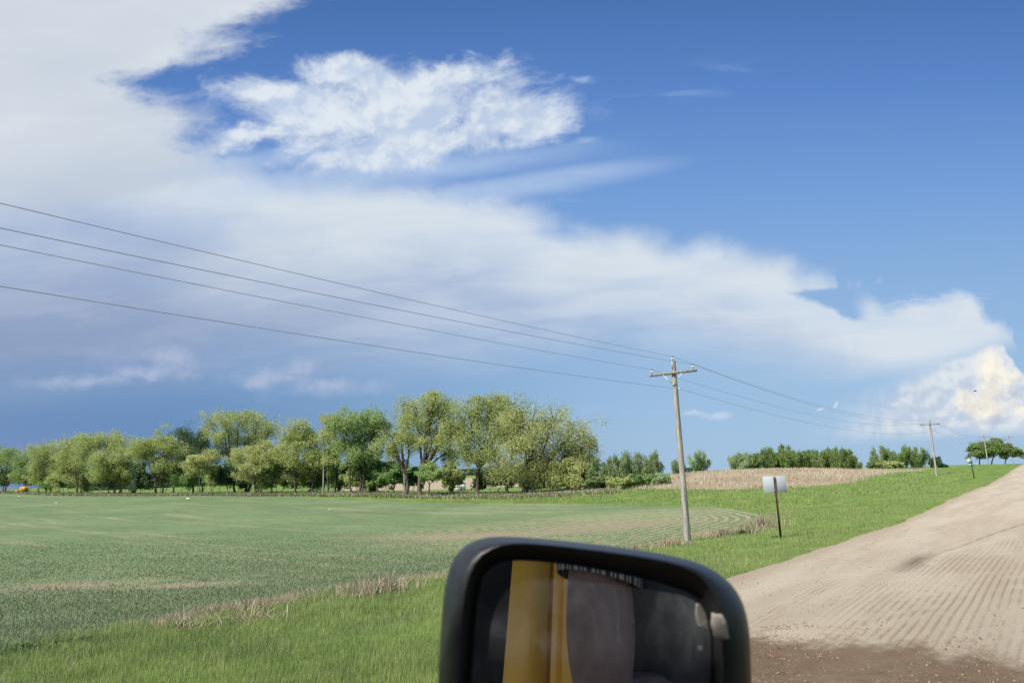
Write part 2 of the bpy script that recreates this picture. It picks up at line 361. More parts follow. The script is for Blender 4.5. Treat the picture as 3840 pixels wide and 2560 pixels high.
for X, Y, z in ((-60, 60, -.3), (-30, 60, -.9), (-60, 90, .2), (-25, 35, -.4), (-40, 40, -.15), (-100, 100, 1.0), (30, 180, .2), (70, 200, -.2), (0, 180, -1.4), (-100, 250, -.8), (120, 260, -1.2), (-60, 30, .1), (-80, 0, .2), (-40, 0, .1), (0, -60, .4), (-60, -60, .3), (60, -30, -.5), (180, 120, -2.5), (100, 40, -1.5)):
    ctl.append((X, Y, z))
CT = np.array(ctl)
def _phi(r2): return 0.5*r2*np.log(r2+1e-6)
def _fit():
    P = CT[:, :2]/50; n = len(P)
    K = _phi(((P[:, None]-P[None])**2).sum(-1)) + np.eye(n)*0.012
    Q = np.hstack([np.ones((n, 1)), P]); A = np.block([[K, Q], [Q.T, np.zeros((3, 3))]])
    return P, np.linalg.solve(A, np.concatenate([CT[:, 2], np.zeros(3)]))
_P, _W = _fit()
def TZ(x, y):
    x = np.atleast_1d(np.asarray(x, float)); y = np.atleast_1d(np.asarray(y, float)); sh = x.shape; x = x.ravel(); y = y.ravel()
    out = np.empty(len(x))
    for i in range(0, len(x), 20000):
        X = np.stack([x[i:i+20000], y[i:i+20000]], 1)/50
        out[i:i+20000] = _phi(((X[:, None]-_P[None])**2).sum(-1))@_W[:-3] + _W[-3] + X@_W[-2:]
    far = np.clip((np.hypot(x-10, y-80)-190)/140, 0, 1); far = far*far*(3-2*far)
    out = np.clip(out, -4, 3)*(1-far) + (-2.2)*far
    an_ = np.clip((np.degrees(np.arctan2(x, y))-4)/6, 0, 1)*np.clip((np.degrees(np.arctan2(x, -y))-30)/30, 0, 1)
    out -= an_*.034*np.maximum(np.hypot(x, y)-178-np.clip(x-60, 0, 80)*.75, 0)
    out += 1.5*np.exp(-(((x-161)/15)**2+((y-243)/9)**2))*1.0
    return out.reshape(sh)
def tz(x, y): return float(TZ(x, y)[0])
def STof(x, y): return x*UX[0]+y*UX[1], x*NX[0]+y*NX[1]
def vnoise(x, y, sc, seed=0):
    r = np.random.RandomState(seed); out = 0
    for k in range(5):
        a = r.rand()*6.28; f = sc*(0.6+1.2*r.rand()); ph = r.rand()*6.28; b = r.rand()*6.28
        out = out + np.sin(f*(x*math.cos(a)+y*math.sin(a))+ph+1.3*np.sin(f*.6*(x*math.cos(b)+y*math.sin(b))))
    return out/5

_sb_t = np.array([-50, 16, 18, 25, 37, 53, 117, 210, 500]); _sb_s = np.array([50, 55, 57, 62, 65, 68, 70, 60, 30])
def field_bd(x, y):
    """>0 inside the field: rounded distance to the field boundary"""
    s, t = STof(x, y)
    a = t-16.2+0.5*vnoise(x, y, .25, 3); b = np.interp(t, _sb_t, _sb_s)-s
    R = 9.0
    d = np.minimum(a, b)
    aa = np.maximum(R-a, 0); bb = np.maximum(R-b, 0)
    rd = R-np.hypot(aa, bb)
    return np.where((aa > 0) & (bb > 0), rd, d)
def tan_bank(x, y):
    """>0 on the dead-grass bank behind the verge"""
    pts = np.array([[-40, 118], [5, 104], [14, 97], [19, 88], [24, 81.5], [32.5, 81.5], [46, 97], [70, 127], [84, 145], [90, 175]])
    yb = np.interp(x, pts[:, 0], pts[:, 1])
    return np.minimum(y-yb, (x-4)*1.0)

# ground as a polar sheet about the viewpoint, out to the horizon
fov_a = np.radians(np.concatenate([np.arange(-46, 46, 0.22), np.arange(46, 314, 3.0)]))
rr = [0.5, 1.5, 2.5, 3.5, 4.5]
while rr[-1] < 9000: rr.append(rr[-1]*(1.014 if 5 < rr[-1] < 260 else 1.06))
rr = np.array(rr)
A_, R_ = np.meshgrid(fov_a, rr); GX = (R_*np.sin(A_)); GY = (R_*np.cos(A_))
GZ = TZ(GX, GY)
gs, gt = STof(GX, GY)
bd = field_bd(GX, GY)
rough_z = 0.035*vnoise(GX, GY, 1.3, 5)+0.06*vnoise(GX, GY, .35, 6)
onroad = (np.abs(gt) < 6.0)
GZ = GZ + np.where(onroad, -.25*np.clip((6.0-np.abs(gt))/.6, 0, 1), rough_z*np.clip(np.abs(gt)-6.2, 0, 1))
inf = bd > 0
GZ = GZ - np.where(inf, 0.05, 0)
na = len(fov_a)
idx = np.arange(GX.size).reshape(GX.shape)
q = np.stack([idx[:-1, :], np.roll(idx, -1, 1)[:-1, :], np.roll(idx, -1, 1)[1:, :], idx[1:, :]], -1)
cellin = inf[:-1, :] & (gs[:-1, :] > -60)
tanb = np.clip(tan_bank(GX, GY)/2.5+0.35*vnoise(GX, GY, .8, 9), 0, 1)
tanb *= np.clip((115-(GY-0.25*GX)-6)/10+1, 0, 1)
greenmix = np.clip((GX-34)/30, 0, 1)
tanb = tanb*(1-0.45*greenmix)
far_tan = np.clip((np.hypot(GX+12, (GY-330)*.35)*-1+62)/10, 0, 1)
tanb = np.clip(tanb + far_tan, 0, 1)
GV = np.stack([GX, GY, GZ], -1).reshape(-1, 3)

def ground_mat():
    mt, t, b = new_mat('grass_ground')
    P = t.n.new('ShaderNodeNewGeometry').outputs['Position']
    n1 = t.noise(P, 0.35, 6, 0.65); n2 = t.noise(P, 6.0, 5, 0.7); n3 = t.noise(P, 1.6, 5, 0.6)
    g = t.mix(t.ss(n1, .36, .64), (0.110, 0.185, 0.038), (0.180, 0.260, 0.060))
    g = t.mix(t.ss(n3, .5, .75, 0, .6), g, (0.05, 0.095, 0.02))
    g = t.mix(t.ss(n2, .5, .8, 0, .45), g, (0.19, 0.20, 0.085))
    pq = t.noise(t.map(t.map(P, rot=(0, 0, -(math.pi/2-PHI))), scl=(.18, 1, 1)), .55, 4, .6)
    g = t.mix(t.ss(pq, .52, .72, 0, .55), g, (0.055, 0.10, 0.022))
    g = t.mix(t.ss(pq, .46, .3, 0, .4), g, (0.20, 0.25, 0.08))
    tn = t.mix(t.ss(n3, .35, .65), (0.40, 0.34, 0.23), (0.32, 0.25, 0.155))
    tn = t.mix(t.ss(n2, .45, .7, 0, .6), tn, (0.38, 0.32, 0.22))
    a = t.math('ADD', t.attr('tan'), t.math('MULTIPLY', t.math('SUBTRACT', n3, .5), .5))
    c = t.mix(t.ss(a, .3, .7), g, tn)
    t.put(b.inputs['Base Color'], c); b.inputs['Roughness'].default_value = 0.95; b.inputs['Specular IOR Level'].default_value = 0.1
    bp = t.n.new('ShaderNodeBump'); bp.inputs['Strength'].default_value = 0.8; bp.inputs['Distance'].default_value = 0.12
    t.l.new(t.noise(P, 4.0, 8, 0.75), bp.inputs['Height']); t.l.new(bp.outputs[0], b.inputs['Normal'])
    return mt

def field_mat():
    mt, t, b = new_mat('young_crop')
    P = t.n.new('ShaderNodeNewGeometry').outputs['Position']
    # coordinates turned to the road: x along it, y across
    Q = t.map(P, rot=(0, 0, -(math.pi/2-PHI)))
    S = t.map(Q, rot=(0, 0, .03), scl=(1, 0.09, 1))
    n1 = t.noise(P, 0.09, 4, 0.6); n2 = t.noise(P, 7.0, 6, 0.75); n3 = t.noise(S, 0.55, 6, 0.7); n4 = t.noise(P, 1.4, 5, 0.65)
    g = t.mix(t.ss(n1, .35, .65), (0.122, 0.180, 0.084), (0.162, 0.222, 0.108))
    g = t.mix(t.ss(n4, .42, .7, 0, .55), g, (0.062, 0.115, 0.042))
    soil = t.mix(n2, (0.26, 0.215, 0.13), (0.40, 0.345, 0.22))
    # swath streaks of straw running across the field
    st_ = t.ss(n3, .515, .64, 0, .85)
    fleck = t.ss(t.noise(P, 3.2, 7, 0.8), .46, .6)
    a = t.math('MULTIPLY', st_, t.math('MULTIPLY_ADD', fleck, .75, .25))
    base_fleck = t.math('MULTIPLY', t.ss(n2, .50, .70), t.ss(n4, .36, .62, .25, .75))
    a = t.math('MAXIMUM', a, base_fleck)
    # headland rows following the rounded field corner
    d = t.attr('bd')
    dd = t.math('ADD', d, t.math('MULTIPLY', t.noise(P, .8, 3, .5), .25))
    wv = t.math('SINE', t.math('MULTIPLY', dd, 2*math.pi/0.95))
    sQ = t.sep(Q)
    near_corner = t.ss(t.attr('crn'), .1, .5)
    row = t.math('MULTIPLY', t.math('MULTIPLY', t.ss(wv, -.1, .6), near_corner), t.ss(n4, .35, .6, .45, 1.0))
    a = t.math('MAXIMUM', a, row)
    bare = t.math('MULTIPLY', t.attr('bare'), t.ss(n4, .35, .6, .35, .95))
    c = t.mix(a, g, soil)
    c = t.mix(bare, c, t.mix(n2, (0.21, 0.16, 0.115), (0.33, 0.26, 0.185)))
    t.put(b.inputs['Base Color'], c); b.inputs['Roughness'].default_value = 0.95; b.inputs['Specular IOR Level'].default_value = 0.1
    bp = t.n.new('ShaderNodeBump'); bp.inputs['Strength'].default_value = 0.5; bp.inputs['Distance'].default_value = 0.03
    t.l.new(t.noise(P, 7.0, 8, 0.75), bp.inputs['Height']); t.l.new(bp.outputs[0], b.inputs['Normal'])
    return mt

M_ground = ground_mat(); M_field = field_mat()
gq = q[~cellin].reshape(-1, 4); fq = q[cellin].reshape(-1, 4)
def compact(V, F, attrs):
    us = np.unique(F); mp = np.zeros(len(V), int); mp[us] = np.arange(len(us))
    return V[us], mp[F], {k: a.ravel()[us] for k, a in attrs.items()}
corner = st(46, 24)
crn = np.clip(1.25-np.hypot((GX-corner[0])/19, (GY-corner[1])/17), 0, 1)
bare_xy = [(at_depth(1800, 1982, 52), 9, 2.6), (at_depth(2330, 1960, 55), 8, 3.5), (at_depth(700, 2230, 25.5), 3, 1.2), (at_depth(300, 2215, 27), 3.5, 1.5)]
bare = np.zeros_like(GX)
for p, a_, b_ in bare_xy: bare = np.maximum(bare, np.clip(1.3-np.hypot((GX-p[0])/a_, (GY-p[1])/b_)+.3*vnoise(GX, GY, 1.1, 4), 0, 1))
for nm, F, mt in (('ground', gq, M_ground), ('crop_field', fq, M_field)):
    V2, F2, at2 = compact(GV, F, {'tan': tanb, 'bd': bd, 'crn': crn, 'bare': bare})
    o = mesh_np(nm, V2, F2, mt, attrs=at2, smooth=True); tag(o, kind='structure')

# ------------------------------------------------------------------ gravel road
def road_z(s, t):
    p = UX[None]*s.ravel()[:, None]+NX[None]*t.ravel()[:, None]
    return TZ(p[:, 0], p[:, 1]).reshape(s.shape)
tt = np.concatenate([np.arange(-7.0, -2.5, .18), np.arange(-2.5, 4.7, .0196), np.arange(4.7, 6.75, .09)])
ss_ = [-60, -40, -25, -12, -4, 1, 4, 6.5]
while ss_[-1] < 420: ss_.append(ss_[-1]*(1.0075 if ss_[-1] < 45 else 1.03))
ss_ = np.array(ss_)
RS, RT = np.meshgrid(ss_, tt, indexing='ij')
rz = road_z(RS, RT)
wob = 0.10*vnoise(RS, RT*0+RS*.1, .22, 11)+.015*vnoise(RS, RT, 1.1, 12)
ridge = np.sin((RT+wob)*2*math.pi/.118+.7*vnoise(RS*.3, RT, 2.4, 61))
rmask = np.clip((RS-8)/2, 0, 1)*np.clip((4.0+.25*vnoise(RS, RT, .8, 13)-RT-np.clip(RS-15.5, 0, 30)*.26)/.4, 0, 1)*np.clip((31-RS)/9, 0, 1)
rmask *= 1-.75*np.exp(-((RT-3.3+.0*RS)/.28)**2)*(RS < 30)
rmask *= np.clip(.65+.9*vnoise(RS*.35, RT, 1.7, 17), .03, 1)*np.clip(.62+1.1*vnoise(RS, RT, 7.0, 18), .05, 1)
edge = 5.95+.16*vnoise(RS, RT*0, .9, 14)+.10*vnoise(RS, RT*0, 3.7, 15)
crown = 0.10*(1-(RT/6.2)**2)
roadz = rz+crown+.04-np.clip((np.abs(RT)-edge), 0, 1)*.5 + (1-np.clip(-ridge, 0, 1)**2)*.011*rmask + .012*vnoise(RS, RT, 4.0, 16)
wet = np.clip((10.35+.35*vnoise(RS, RT, 1.7, 21)+.35*vnoise(RS, RT, 6, 22)+.25*vnoise(RS, RT, 17, 24)-RS)/1.5, 0, 1)
roadz += wet*.015*vnoise(RS, RT, 9.0, 23)
RV = UX[None, None]*RS[..., None]+NX[None, None]*RT[..., None]; RV[..., 2] = roadz
ri = np.arange(RS.size).reshape(RS.shape)
RF = np.stack([ri[:-1, :-1], ri[1:, :-1], ri[1:, 1:], ri[:-1, 1:]], -1).reshape(-1, 4)
def road_mat():
    mt, t, b = new_mat('gravel_surface')
    P = t.n.new('ShaderNodeNewGeometry').outputs['Position']
    Q = t.map(P, rot=(0, 0, -(math.pi/2-PHI)))
    n1 = t.noise(t.map(Q, scl=(.12, 1, 1)), 1.3, 5, 0.6); n2 = t.noise(P, 28, 6, 0.75); n3 = t.noise(P, .6, 5, .6)
    c = t.mix(t.ss(n1, .35, .65), (0.400, 0.338, 0.248), (0.470, 0.406, 0.306))
    c = t.mix(t.ss(n2, .46, .72, 0, .6), c, (0.29, 0.225, 0.155))
    vr = t.n.new('ShaderNodeTexVoronoi'); vr.inputs['Scale'].default_value = 38; t.l.new(P, vr.inputs['Vector'])
    c = t.mix(t.ss(vr.outputs['Distance'], .18, .08, 0, .45), c, (0.42, 0.38, 0.33))
    sandy = t.ss(t.attr('tt'), 4.9, 6.0)
    c = t.mix(t.math('MULTIPLY', sandy, .6), c, t.mix(n2, (0.35, 0.265, 0.175), (0.24, 0.18, 0.115)))
    # loosened, moister soil between the ridges
    rd = t.math('MULTIPLY', t.ss(t.attr('ridge'), -.05, -.85), t.attr('rmask'))
    rd = t.math('MULTIPLY', rd, t.ss(n2, .3, .6, .45, 1))
    c = t.mix(t.math('MULTIPLY', rd, .95), c, (0.150, 0.110, 0.072))
    c = t.mix(t.math('MULTIPLY', t.attr('rmask'), .5), c, (0.37, 0.305, 0.205))
    w = t.ss(t.math('ADD', t.attr('wet'), t.math('MULTIPLY', t.math('SUBTRACT', n2, .5), .9)), .15, .75)
    wc = t.mix(t.ss(n3, .35, .65), (0.150, 0.102, 0.060), (0.185, 0.132, 0.082))
    wc = t.mix(t.ss(n2, .48, .68, 0, .75), wc, (0.25, 0.175, 0.11))
    wc = t.mix(t.ss(t.noise(P, 5, 5, .7), .5, .7, 0, .5), wc, (0.10, 0.068, 0.042))
    c = t.mix(w, c, wc)
    c = t.mix(t.math('MULTIPLY', t.attr('spot'), .9), c, (0.15, 0.105, 0.066))
    t.put(b.inputs['Base Color'], c); b.inputs['Roughness'].default_value = 0.92; b.inputs['Specular IOR Level'].default_value = 0.2
    bp = t.n.new('ShaderNodeBump'); bp.inputs['Strength'].default_value = 1.0; bp.inputs['Distance'].default_value = 0.024
    t.l.new(t.noise(P, 34, 7, 0.8), bp.inputs['Height']); t.l.new(bp.outputs[0], b.inputs['Normal'])
    return mt
spot = np.clip(1.25-np.hypot((RS-18.9)/1.7, (RT-2.95)/.28)+.35*vnoise(RS, RT, 3, 31), 0, 1)
line_t = 2.95-(RS-19)*.12
spot = np.maximum(spot, np.clip(1-np.abs(RT-line_t-.06*vnoise(RS, RT, 1.5, 33))/.10, 0, 1)*np.clip((48-RS)/12, 0, 1)*(RS > 19)*.75*np.clip(.6+.8*vnoise(RS, RT, 2, 34), 0, 1))
o = mesh_np('gravel_road', RV.reshape(-1, 3), RF, road_mat(), smooth=True, attrs={'tt': np.abs(RT).ravel(), 'ridge': ridge.ravel(), 'rmask': rmask.ravel(), 'wet': wet.ravel(), 'spot': spot.ravel()})
tag(o, kind='structure')
def RZ(s, t):
    s = np.asarray(s, float); t = np.asarray(t, float)
    return road_z(s, t)+0.10*(1-(t/6.2)**2)+.04

rng = np.random.RandomState(7)
# loose stones
def stones(name, S, T, size, mat, label, cat):
    n = len(S); Z = RZ(S, T); C = UX[None]*S[:, None]+NX[None]*T[:, None]; C[:, 2] = Z
    oct_ = np.array([[1, 0, 0], [0, 1, 0], [-1, 0, 0], [0, -1, 0], [0, 0, .7], [0, 0, -.7]], float)
    fc = np.array([[0, 1, 4], [1, 2, 4], [2, 3, 4], [3, 0, 4], [1, 0, 5], [2, 1, 5], [3, 2, 5], [0, 3, 5]])
    V = oct_[None]*(1+.5*(rng.rand(n, 6, 1)-.5))*size[:, None, None]*(0.7+.6*rng.rand(n, 1, 3))
    a = rng.rand(n)*6.28; c, s = np.cos(a), np.sin(a)
    V = np.stack([V[..., 0]*c[:, None]-V[..., 1]*s[:, None], V[..., 0]*s[:, None]+V[..., 1]*c[:, None], V[..., 2]], -1)
    V = V+C[:, None]; F = fc[None]+6*np.arange(n)[:, None, None]
    o = mesh_np(name, V.reshape(-1, 3), F.reshape(-1, 3), mat, attrs={'rnd': np.repeat(rng.rand(n), 6)})
    return tag(o, label, cat, kind='stuff')
def stone_mat():
    mt, t, b = new_mat('stone'); r = t.attr('rnd')
    rp = t.n.new('ShaderNodeValToRGB'); t.l.new(r, rp.inputs[0]); e = rp.color_ramp.elements
    e[0].color = (.12, .08, .055, 1); e[1].color = (.40, .34, .26, 1)
    for p, c in ((.35, (.22, .14, .09)), (.6, (.27, .21, .15)), (.8, (.32, .22, .13))): k = e.new(p); k.color = (*c, 1)
    t.put(b.inputs['Base Color'], rp.outputs[0]); b.inputs['Roughness'].default_value = .8; return mt
M_stone = stone_mat()
n1 = 26000; S1 = 6.2+4.6*rng.rand(n1)**.8; T1 = -2+8*rng.rand(n1)
k = rng.rand(n1) < np.clip(.35+.6*(T1-2)/4, .15, 1)
stones('loose_gravel', S1[k], T1[k], .006+.011*rng.rand(k.sum())**3, M_stone, 'loose brown and tan pebbles on the dark moist soil', 'gravel')
n2_ = 9000; S2 = 10.3*np.exp(rng.rand(n2_)*1.2); T2 = -2+8.2*rng.rand(n2_)
stones('road_pebbles', S2, T2, .006+.011*rng.rand(n2_)**3, M_stone, 'scattered pale pebbles on the dry gravel road', 'gravel')

# ------------------------------------------------------------------ blades: grass, crop, straw
def blades(name, X, Y, h, w, mat, label, cat, lean=.35, z=None, bend=None, wind=(.10, -.05)):
    n = len(X); Z = TZ(X, Y) if z is None else z
    a = rng.rand(n)*math.pi*2; ww = np.stack([np.cos(a), np.sin(a), np.zeros(n)], 1)*w[:, None]*.5
    la = rng.rand(n)*math.pi*2; lm = lean*rng.rand(n)
    L = np.stack([np.cos(la)*lm+wind[0], np.sin(la)*lm+wind[1], np.ones(n)], 1); L /= np.linalg.norm(L, axis=1)[:, None]
    B = np.stack([X, Y, Z-.015], 1); tip = B+L*h[:, None]
    V = np.stack([B-ww, B+ww, tip], 1).reshape(-1, 3); F = np.arange(3*n).reshape(-1, 3)
    o = mesh_np(name, V, F, mat, attrs={'rnd': np.repeat(rng.rand(n), 3)})
    return tag(o, label, cat, kind='stuff')
def polar(n, r0, r1, a0=-38, a1=38):
    r = r0*np.exp(rng.rand(n)*math.log(r1/r0)); a = np.radians(a0+(a1-a0)*rng.rand(n)); return r*np.sin(a), r*np.cos(a), r
M_grass = leaf_mat('grass_blade', (0.150, 0.240, 0.055), (0.270, 0.360, 0.095), (0.46, 0.50, 0.23), .3, .8)
M_crop = leaf_mat('crop_leaf', (0.158, 0.214, 0.104), (0.208, 0.262, 0.132), (0.34, 0.35, 0.22), .25, .5)
M_straw = leaf_mat('dry_straw', (0.36, 0.29, 0.18), (0.42, 0.35, 0.235), (0.52, 0.46, 0.34), .2, .6)
M_straw2 = leaf_mat('dead_grass', (0.38, 0.29, 0.185), (0.52, 0.45, 0.32), (0.66, 0.60, 0.47), .25, .12)

# roadside verge
X, Y, r = polar(1500000, 8, 95, -40, 40); s, t = STof(X, Y)
e2 = 5.98+.16*vnoise(s, 0*s, .9, 14)+.10*vnoise(s, 0*s, 3.7, 15)
fb = field_bd(X, Y)
k = (t > e2) & (fb < .3) & (tan_bank(X, Y) < 0) & (rng.rand(len(X)) < np.clip((t-e2)/.35, .12, 1)) & (s < 100)
k &= rng.rand(len(X)) < np.where(fb > -1.0, .45, 1)
X, Y, r, t = X[k], Y[k], r[k], t[k]; print('verge blades', len(X))
m_ = min(len(X), 620000); X, Y, r, t = X[:m_], Y[:m_], r[:m_], t[:m_]
hh = (.05+.12*rng.rand(m_)**1.3)*(1+.45*vnoise(X, Y, 1.2, 41)+.35*vnoise(X, Y, 4.5, 42))*np.clip(.45+(t-6)*.45, .5, 1)
blades('verge_grass', X, Y, hh, .0045*(r/8)**.85*(1+.5*rng.rand(m_)), M_grass, 'bright green grass of the verge between the road and the field', 'grass', .45)
mm = rng.choice(m_, 14000, replace=False); mm = mm[vnoise(X[mm], Y[mm], .8, 44) > .05]
blades('verge_straw', X[mm], Y[mm], .08+.22*rng.rand(len(mm)), .004*(r[mm]/8)**.85, M_straw, 'thin dead stems standing among the green verge grass', 'dead grass', .9)
# crop
X, Y, r = polar(900000, 13, 110, -40, 30); fb = field_bd(X, Y)
bx = np.zeros(len(X))
for p, a_, b_ in bare_xy: bx = np.maximum(bx, np.clip(1.4-np.hypot((X-p[0])/a_, (Y-p[1])/b_), 0, 1))
dens = .5+.5*vnoise(X, Y, .9, 43)
rowm = np.where(np.hypot((X-corner[0])/15, (Y-corner[1])/13) < 1, np.clip(.55-.9*np.sin(fb*2*math.pi/.95), .08, 1), 1)
k = (fb > .1) & (rng.rand(len(X)) < np.clip((66-r)/52, .0, 1)) & (rng.rand(len(X)) < rowm) & (rng.rand(len(X)) < np.clip(dens+.35, .12, 1)*(1-.85*bx)); X, Y, r = X[k], Y[k], r[k]; print('crop', len(X))
m_ = min(len(X), 330000); X, Y, r = X[:m_], Y[:m_], r[:m_]
blades('crop_leaves', X, Y, (.035+.06*rng.rand(m_)), .011*(r/14)**.8*(1+.6*rng.rand(m_)), M_crop, 'low grey-green young crop covering the field', 'crop', .9)
# straw lying along the field edge, and stubble
def along_edge(n, s0, s1, spread):
    s = s0+(s1-s0)*rng.rand(n)**1.3; t = 16.1+rng.randn(n)*spread
    p = UX[None]*s[:, None]+NX[None]*t[:, None]
    return p[:, 0], p[:, 1]
X, Y = along_edge(42000, 8, 58, .5)
k = vnoise(X, Y, .7, 47)+.5*vnoise(X, Y, 2.9, 48) > -.1; X, Y = X[k], Y[k]
blades('edge_straw', X, Y, .07+.20*rng.rand(len(X)), .010+.010*rng.rand(len(X)), M_straw, 'flattened pale straw lying along the near edge of the field', 'straw', 2.2)
def hit(px, py):
    d = ray(px, py); k = np.linspace(6, 140, 2700)/d[1]; q = CAMP[None]+d[None]*k[:, None]
    i = int(np.argmax(q[:, 2] < TZ(q[:, 0], q[:, 1]))); return q[i]
def clumps(name, cs, label, cat, per=160, h=.7, rad=.5, mat=None, w=.012, lean=.35, group=None):
    for i, (px, py, Y_, hm, nm) in enumerate(cs):
        p = hit(px, py); n = int(per*nm); a = rng.rand(n)*6.28; q_ = rad*nm*np.minimum(.6*np.abs(rng.randn(n))**1.2, 1.0)
        X = p[0]+q_*np.cos(a)*1.6; Y = p[1]+q_*np.sin(a)
        z = TZ(X, Y)
        B = np.array([p[0], p[1], tz(p[0], p[1])])
        h_ = h*hm*(.15+.95*rng.rand(n)**2)*np.exp(-.6*q_/(rad*nm)); la = rng.rand(n)*6.28; lm = lean*rng.rand(n)
        L = np.stack([np.cos(la)*lm+.08, np.sin(la)*lm, np.ones(n)], 1); L /= np.linalg.norm(L, axis=1)[:, None]
        b0 = np.stack([X, Y, z-.02], 1); mid = b0+L*h_[:, None]*.6; L2 = L+np.stack([np.cos(la)*.4, np.sin(la)*.4, -.25*np.ones(n)], 1)
        tip = mid+L2*h_[:, None]*.4
        wa = rng.rand(n)*6.28; ww = np.stack([np.cos(wa), np.sin(wa), 0*wa], 1)*w*.5*(1+rng.rand(n))[:, None]
        V = np.stack([b0-ww, b0+ww, mid+ww*.8, mid-ww*.8, tip+ww*.2, tip-ww*.2], 1)-B
        base = 6*np.arange(n)[:, None]; F = np.concatenate([base+np.array([[0, 1, 2, 3]]), base+np.array([[3, 2, 4, 5]])])
        o = mesh_np(name, V.reshape(-1, 3), F, mat, attrs={'rnd': np.repeat(rng.rand(n), 6)}); o.location = B
        tag(o, label[i], cat, group, kind='stuff')
clumps('dry_grass_clump', [(1370, 2238, 0, 1.3, 1.2), (1455, 2225, 0, 1.3, 1.1), (2265, 2060, 0, 1.0, .9), (2380, 2068, 0, .9, 1.2), (2500, 2052, 0, 1.1, 1.5), (2545, 2046, 0, 1.0, .8), (2862, 1985, 0, 1.9, 1.9), (2805, 2000, 0, 1.1, 2.2), (2700, 2012, 0, 1.0, 2.0)],
       ['tall wispy straw-coloured clump at the field edge, left of the mirror', 'straw-coloured clump close to the left side of the mirror, beside a wispier one', 'small pale tuft showing just above the top edge of the mirror', 'low pale tuft between the small tuft and the utility pole base, above the mirror',
        'broad dry clump at the left foot of the nearest utility pole', 'short dry tuft touching the base of the nearest utility pole', 'tallest branching dry weed clump at the corner of the field, left of the sign post', 'dry clump in front of the tallest weeds at the field corner', 'low dry clump between the nearest utility pole and the field corner'],
       'grass clump', 260, .62, .55, M_straw, .014, .5, 'dry grass clumps along the field edge')
# fallen bundle of stalks
clumps('fallen_stalks', [(940, 2325, 23.0, 1.2, 1.3), (700, 2365, 21.5, .8, .8)], ['bundle of pale fallen stalks lying at the grass edge in the lower left', 'smaller scatter of fallen stalks left of the pale bundle'], 'dry stalks', 150, .75, .35, M_straw, .014, 4.5, 'fallen dry stalks')
clumps('weed', [(90, 2440, 0, .26, 1.7), (330, 2405, 0, .26, 1.4), (680, 2355, 0, .22, 1.0), (2785, 2005, 0, .55, 1.0), (2915, 2022, 0, .35, 1.2)], ['leafy weed patch at the field edge in the lower left corner', 'leafy weed patch on the field edge, right of the corner one', 'small weed just left of the bundle of fallen stalks', 'dark green weed between the nearest utility pole and the sign post', 'leafy green weed round the foot of the nearer sign post'], 'weed', 500, .7, .42, leaf_mat('weed_leaf', (.055, .105, .038), (.08, .14, .05), (.12, .18, .08), .2), .035, 1.2, 'green weeds in the verge')

# dead grass on the bank
n = 260000; X = -5+110*rng.rand(n); Y = 74+85*rng.rand(n)
tb = tan_bank(X, Y)
k = (tb > rng.randn(n)*.8) & (Y-0.25*X < 112+6*rng.rand(n)) & (rng.rand(n) > np.clip((X-34)/50, 0, .55)); X, Y = X[k], Y[k]; print('bank', len(X))
m_ = min(len(X), 130000); X, Y = X[:m_], Y[:m_]
blades('dead_grass_bank', X, Y, (.20+.40*rng.rand(m_)**1.5)*(1+.5*vnoise(X, Y, .35, 51)), .04+.05*rng.rand(m_), M_straw2, 'tan dead grass covering the low bank behind the green verge', 'dead grass', .5)
n = 60000; X = -15+100*rng.rand(n); Y = 60+90*rng.rand(n); tb = tan_bank(X, Y); fb = field_bd(X, Y)
k = (tb < 0) & (fb < 0) & (STof(X, Y)[1] > 10) & (Y-.25*X < 100); X, Y = X[k], Y[k]
blades('back_verge_grass', X, Y, .12+.22*rng.rand(len(X)), .05+.05*rng.rand(len(X)), M_grass, 'green grass between the back edge of the field and the tan bank', 'grass', .5)
# rank grass under the tree belt
px = rng.rand(90000)*2500-200; fy = rng.rand(90000)
rrr = (px-1920)/FPX*.985; Yb = (105.0-.59)/(1+.59*rrr); Y = Yb*(.90+.16*fy); X = rrr*Y
k = field_bd(X, Y) < 0; X, Y = X[k], Y[k]
mm = rng.rand(len(X)) < .3
blades('belt_grass', X[~mm], Y[~mm], .16+.34*rng.rand((~mm).sum()), .08+.08*rng.rand((~mm).sum()), leaf_mat('rank_grass', (.09, .155, .035), (.13, .20, .05), (.20, .25, .10), .3, .3), 'rank green grass at the foot of the tree belt', 'grass', .6)
blades('belt_straw', X[mm], Y[mm], .2+.4*rng.rand(mm.sum()), .08+.06*rng.rand(mm.sum()), M_straw2, 'dry straw mixed into the grass at the foot of the tree belt', 'dead grass', .6)
# ------------------------------------------------------------------ trees
M_bark = simple('bark', (0.055, 0.042, 0.032), (0.16, 0.13, 0.10), 6, .95, .6, stretch=(1, 1, .25))
M_barkg = simple('pale_bark', (0.20, 0.185, 0.155), (0.34, 0.32, 0.28), 5, .9, .4, stretch=(1, 1, .3))
M_twig = simple('twig', (0.15, 0.12, 0.085), (0.24, 0.20, 0.15), 3, .9)
L_will = leaf_mat('willow_leaf', (0.356, 0.438, 0.116), (0.474, 0.536, 0.168), (0.607, 0.643, 0.360), .5, .35)
L_willy = leaf_mat('young_willow_leaf', (0.428, 0.468, 0.143), (0.527, 0.559, 0.201), (0.658, 0.691, 0.403), .5, .35)
L_willg = leaf_mat('green_willow_leaf', (0.261, 0.382, 0.102), (0.363, 0.475, 0.162), (0.484, 0.578, 0.296), .5, .35)
L_dark = leaf_mat('dark_leaf', (0.069, 0.138, 0.053), (0.110, 0.186, 0.079), (0.166, 0.235, 0.124), .4, .4)
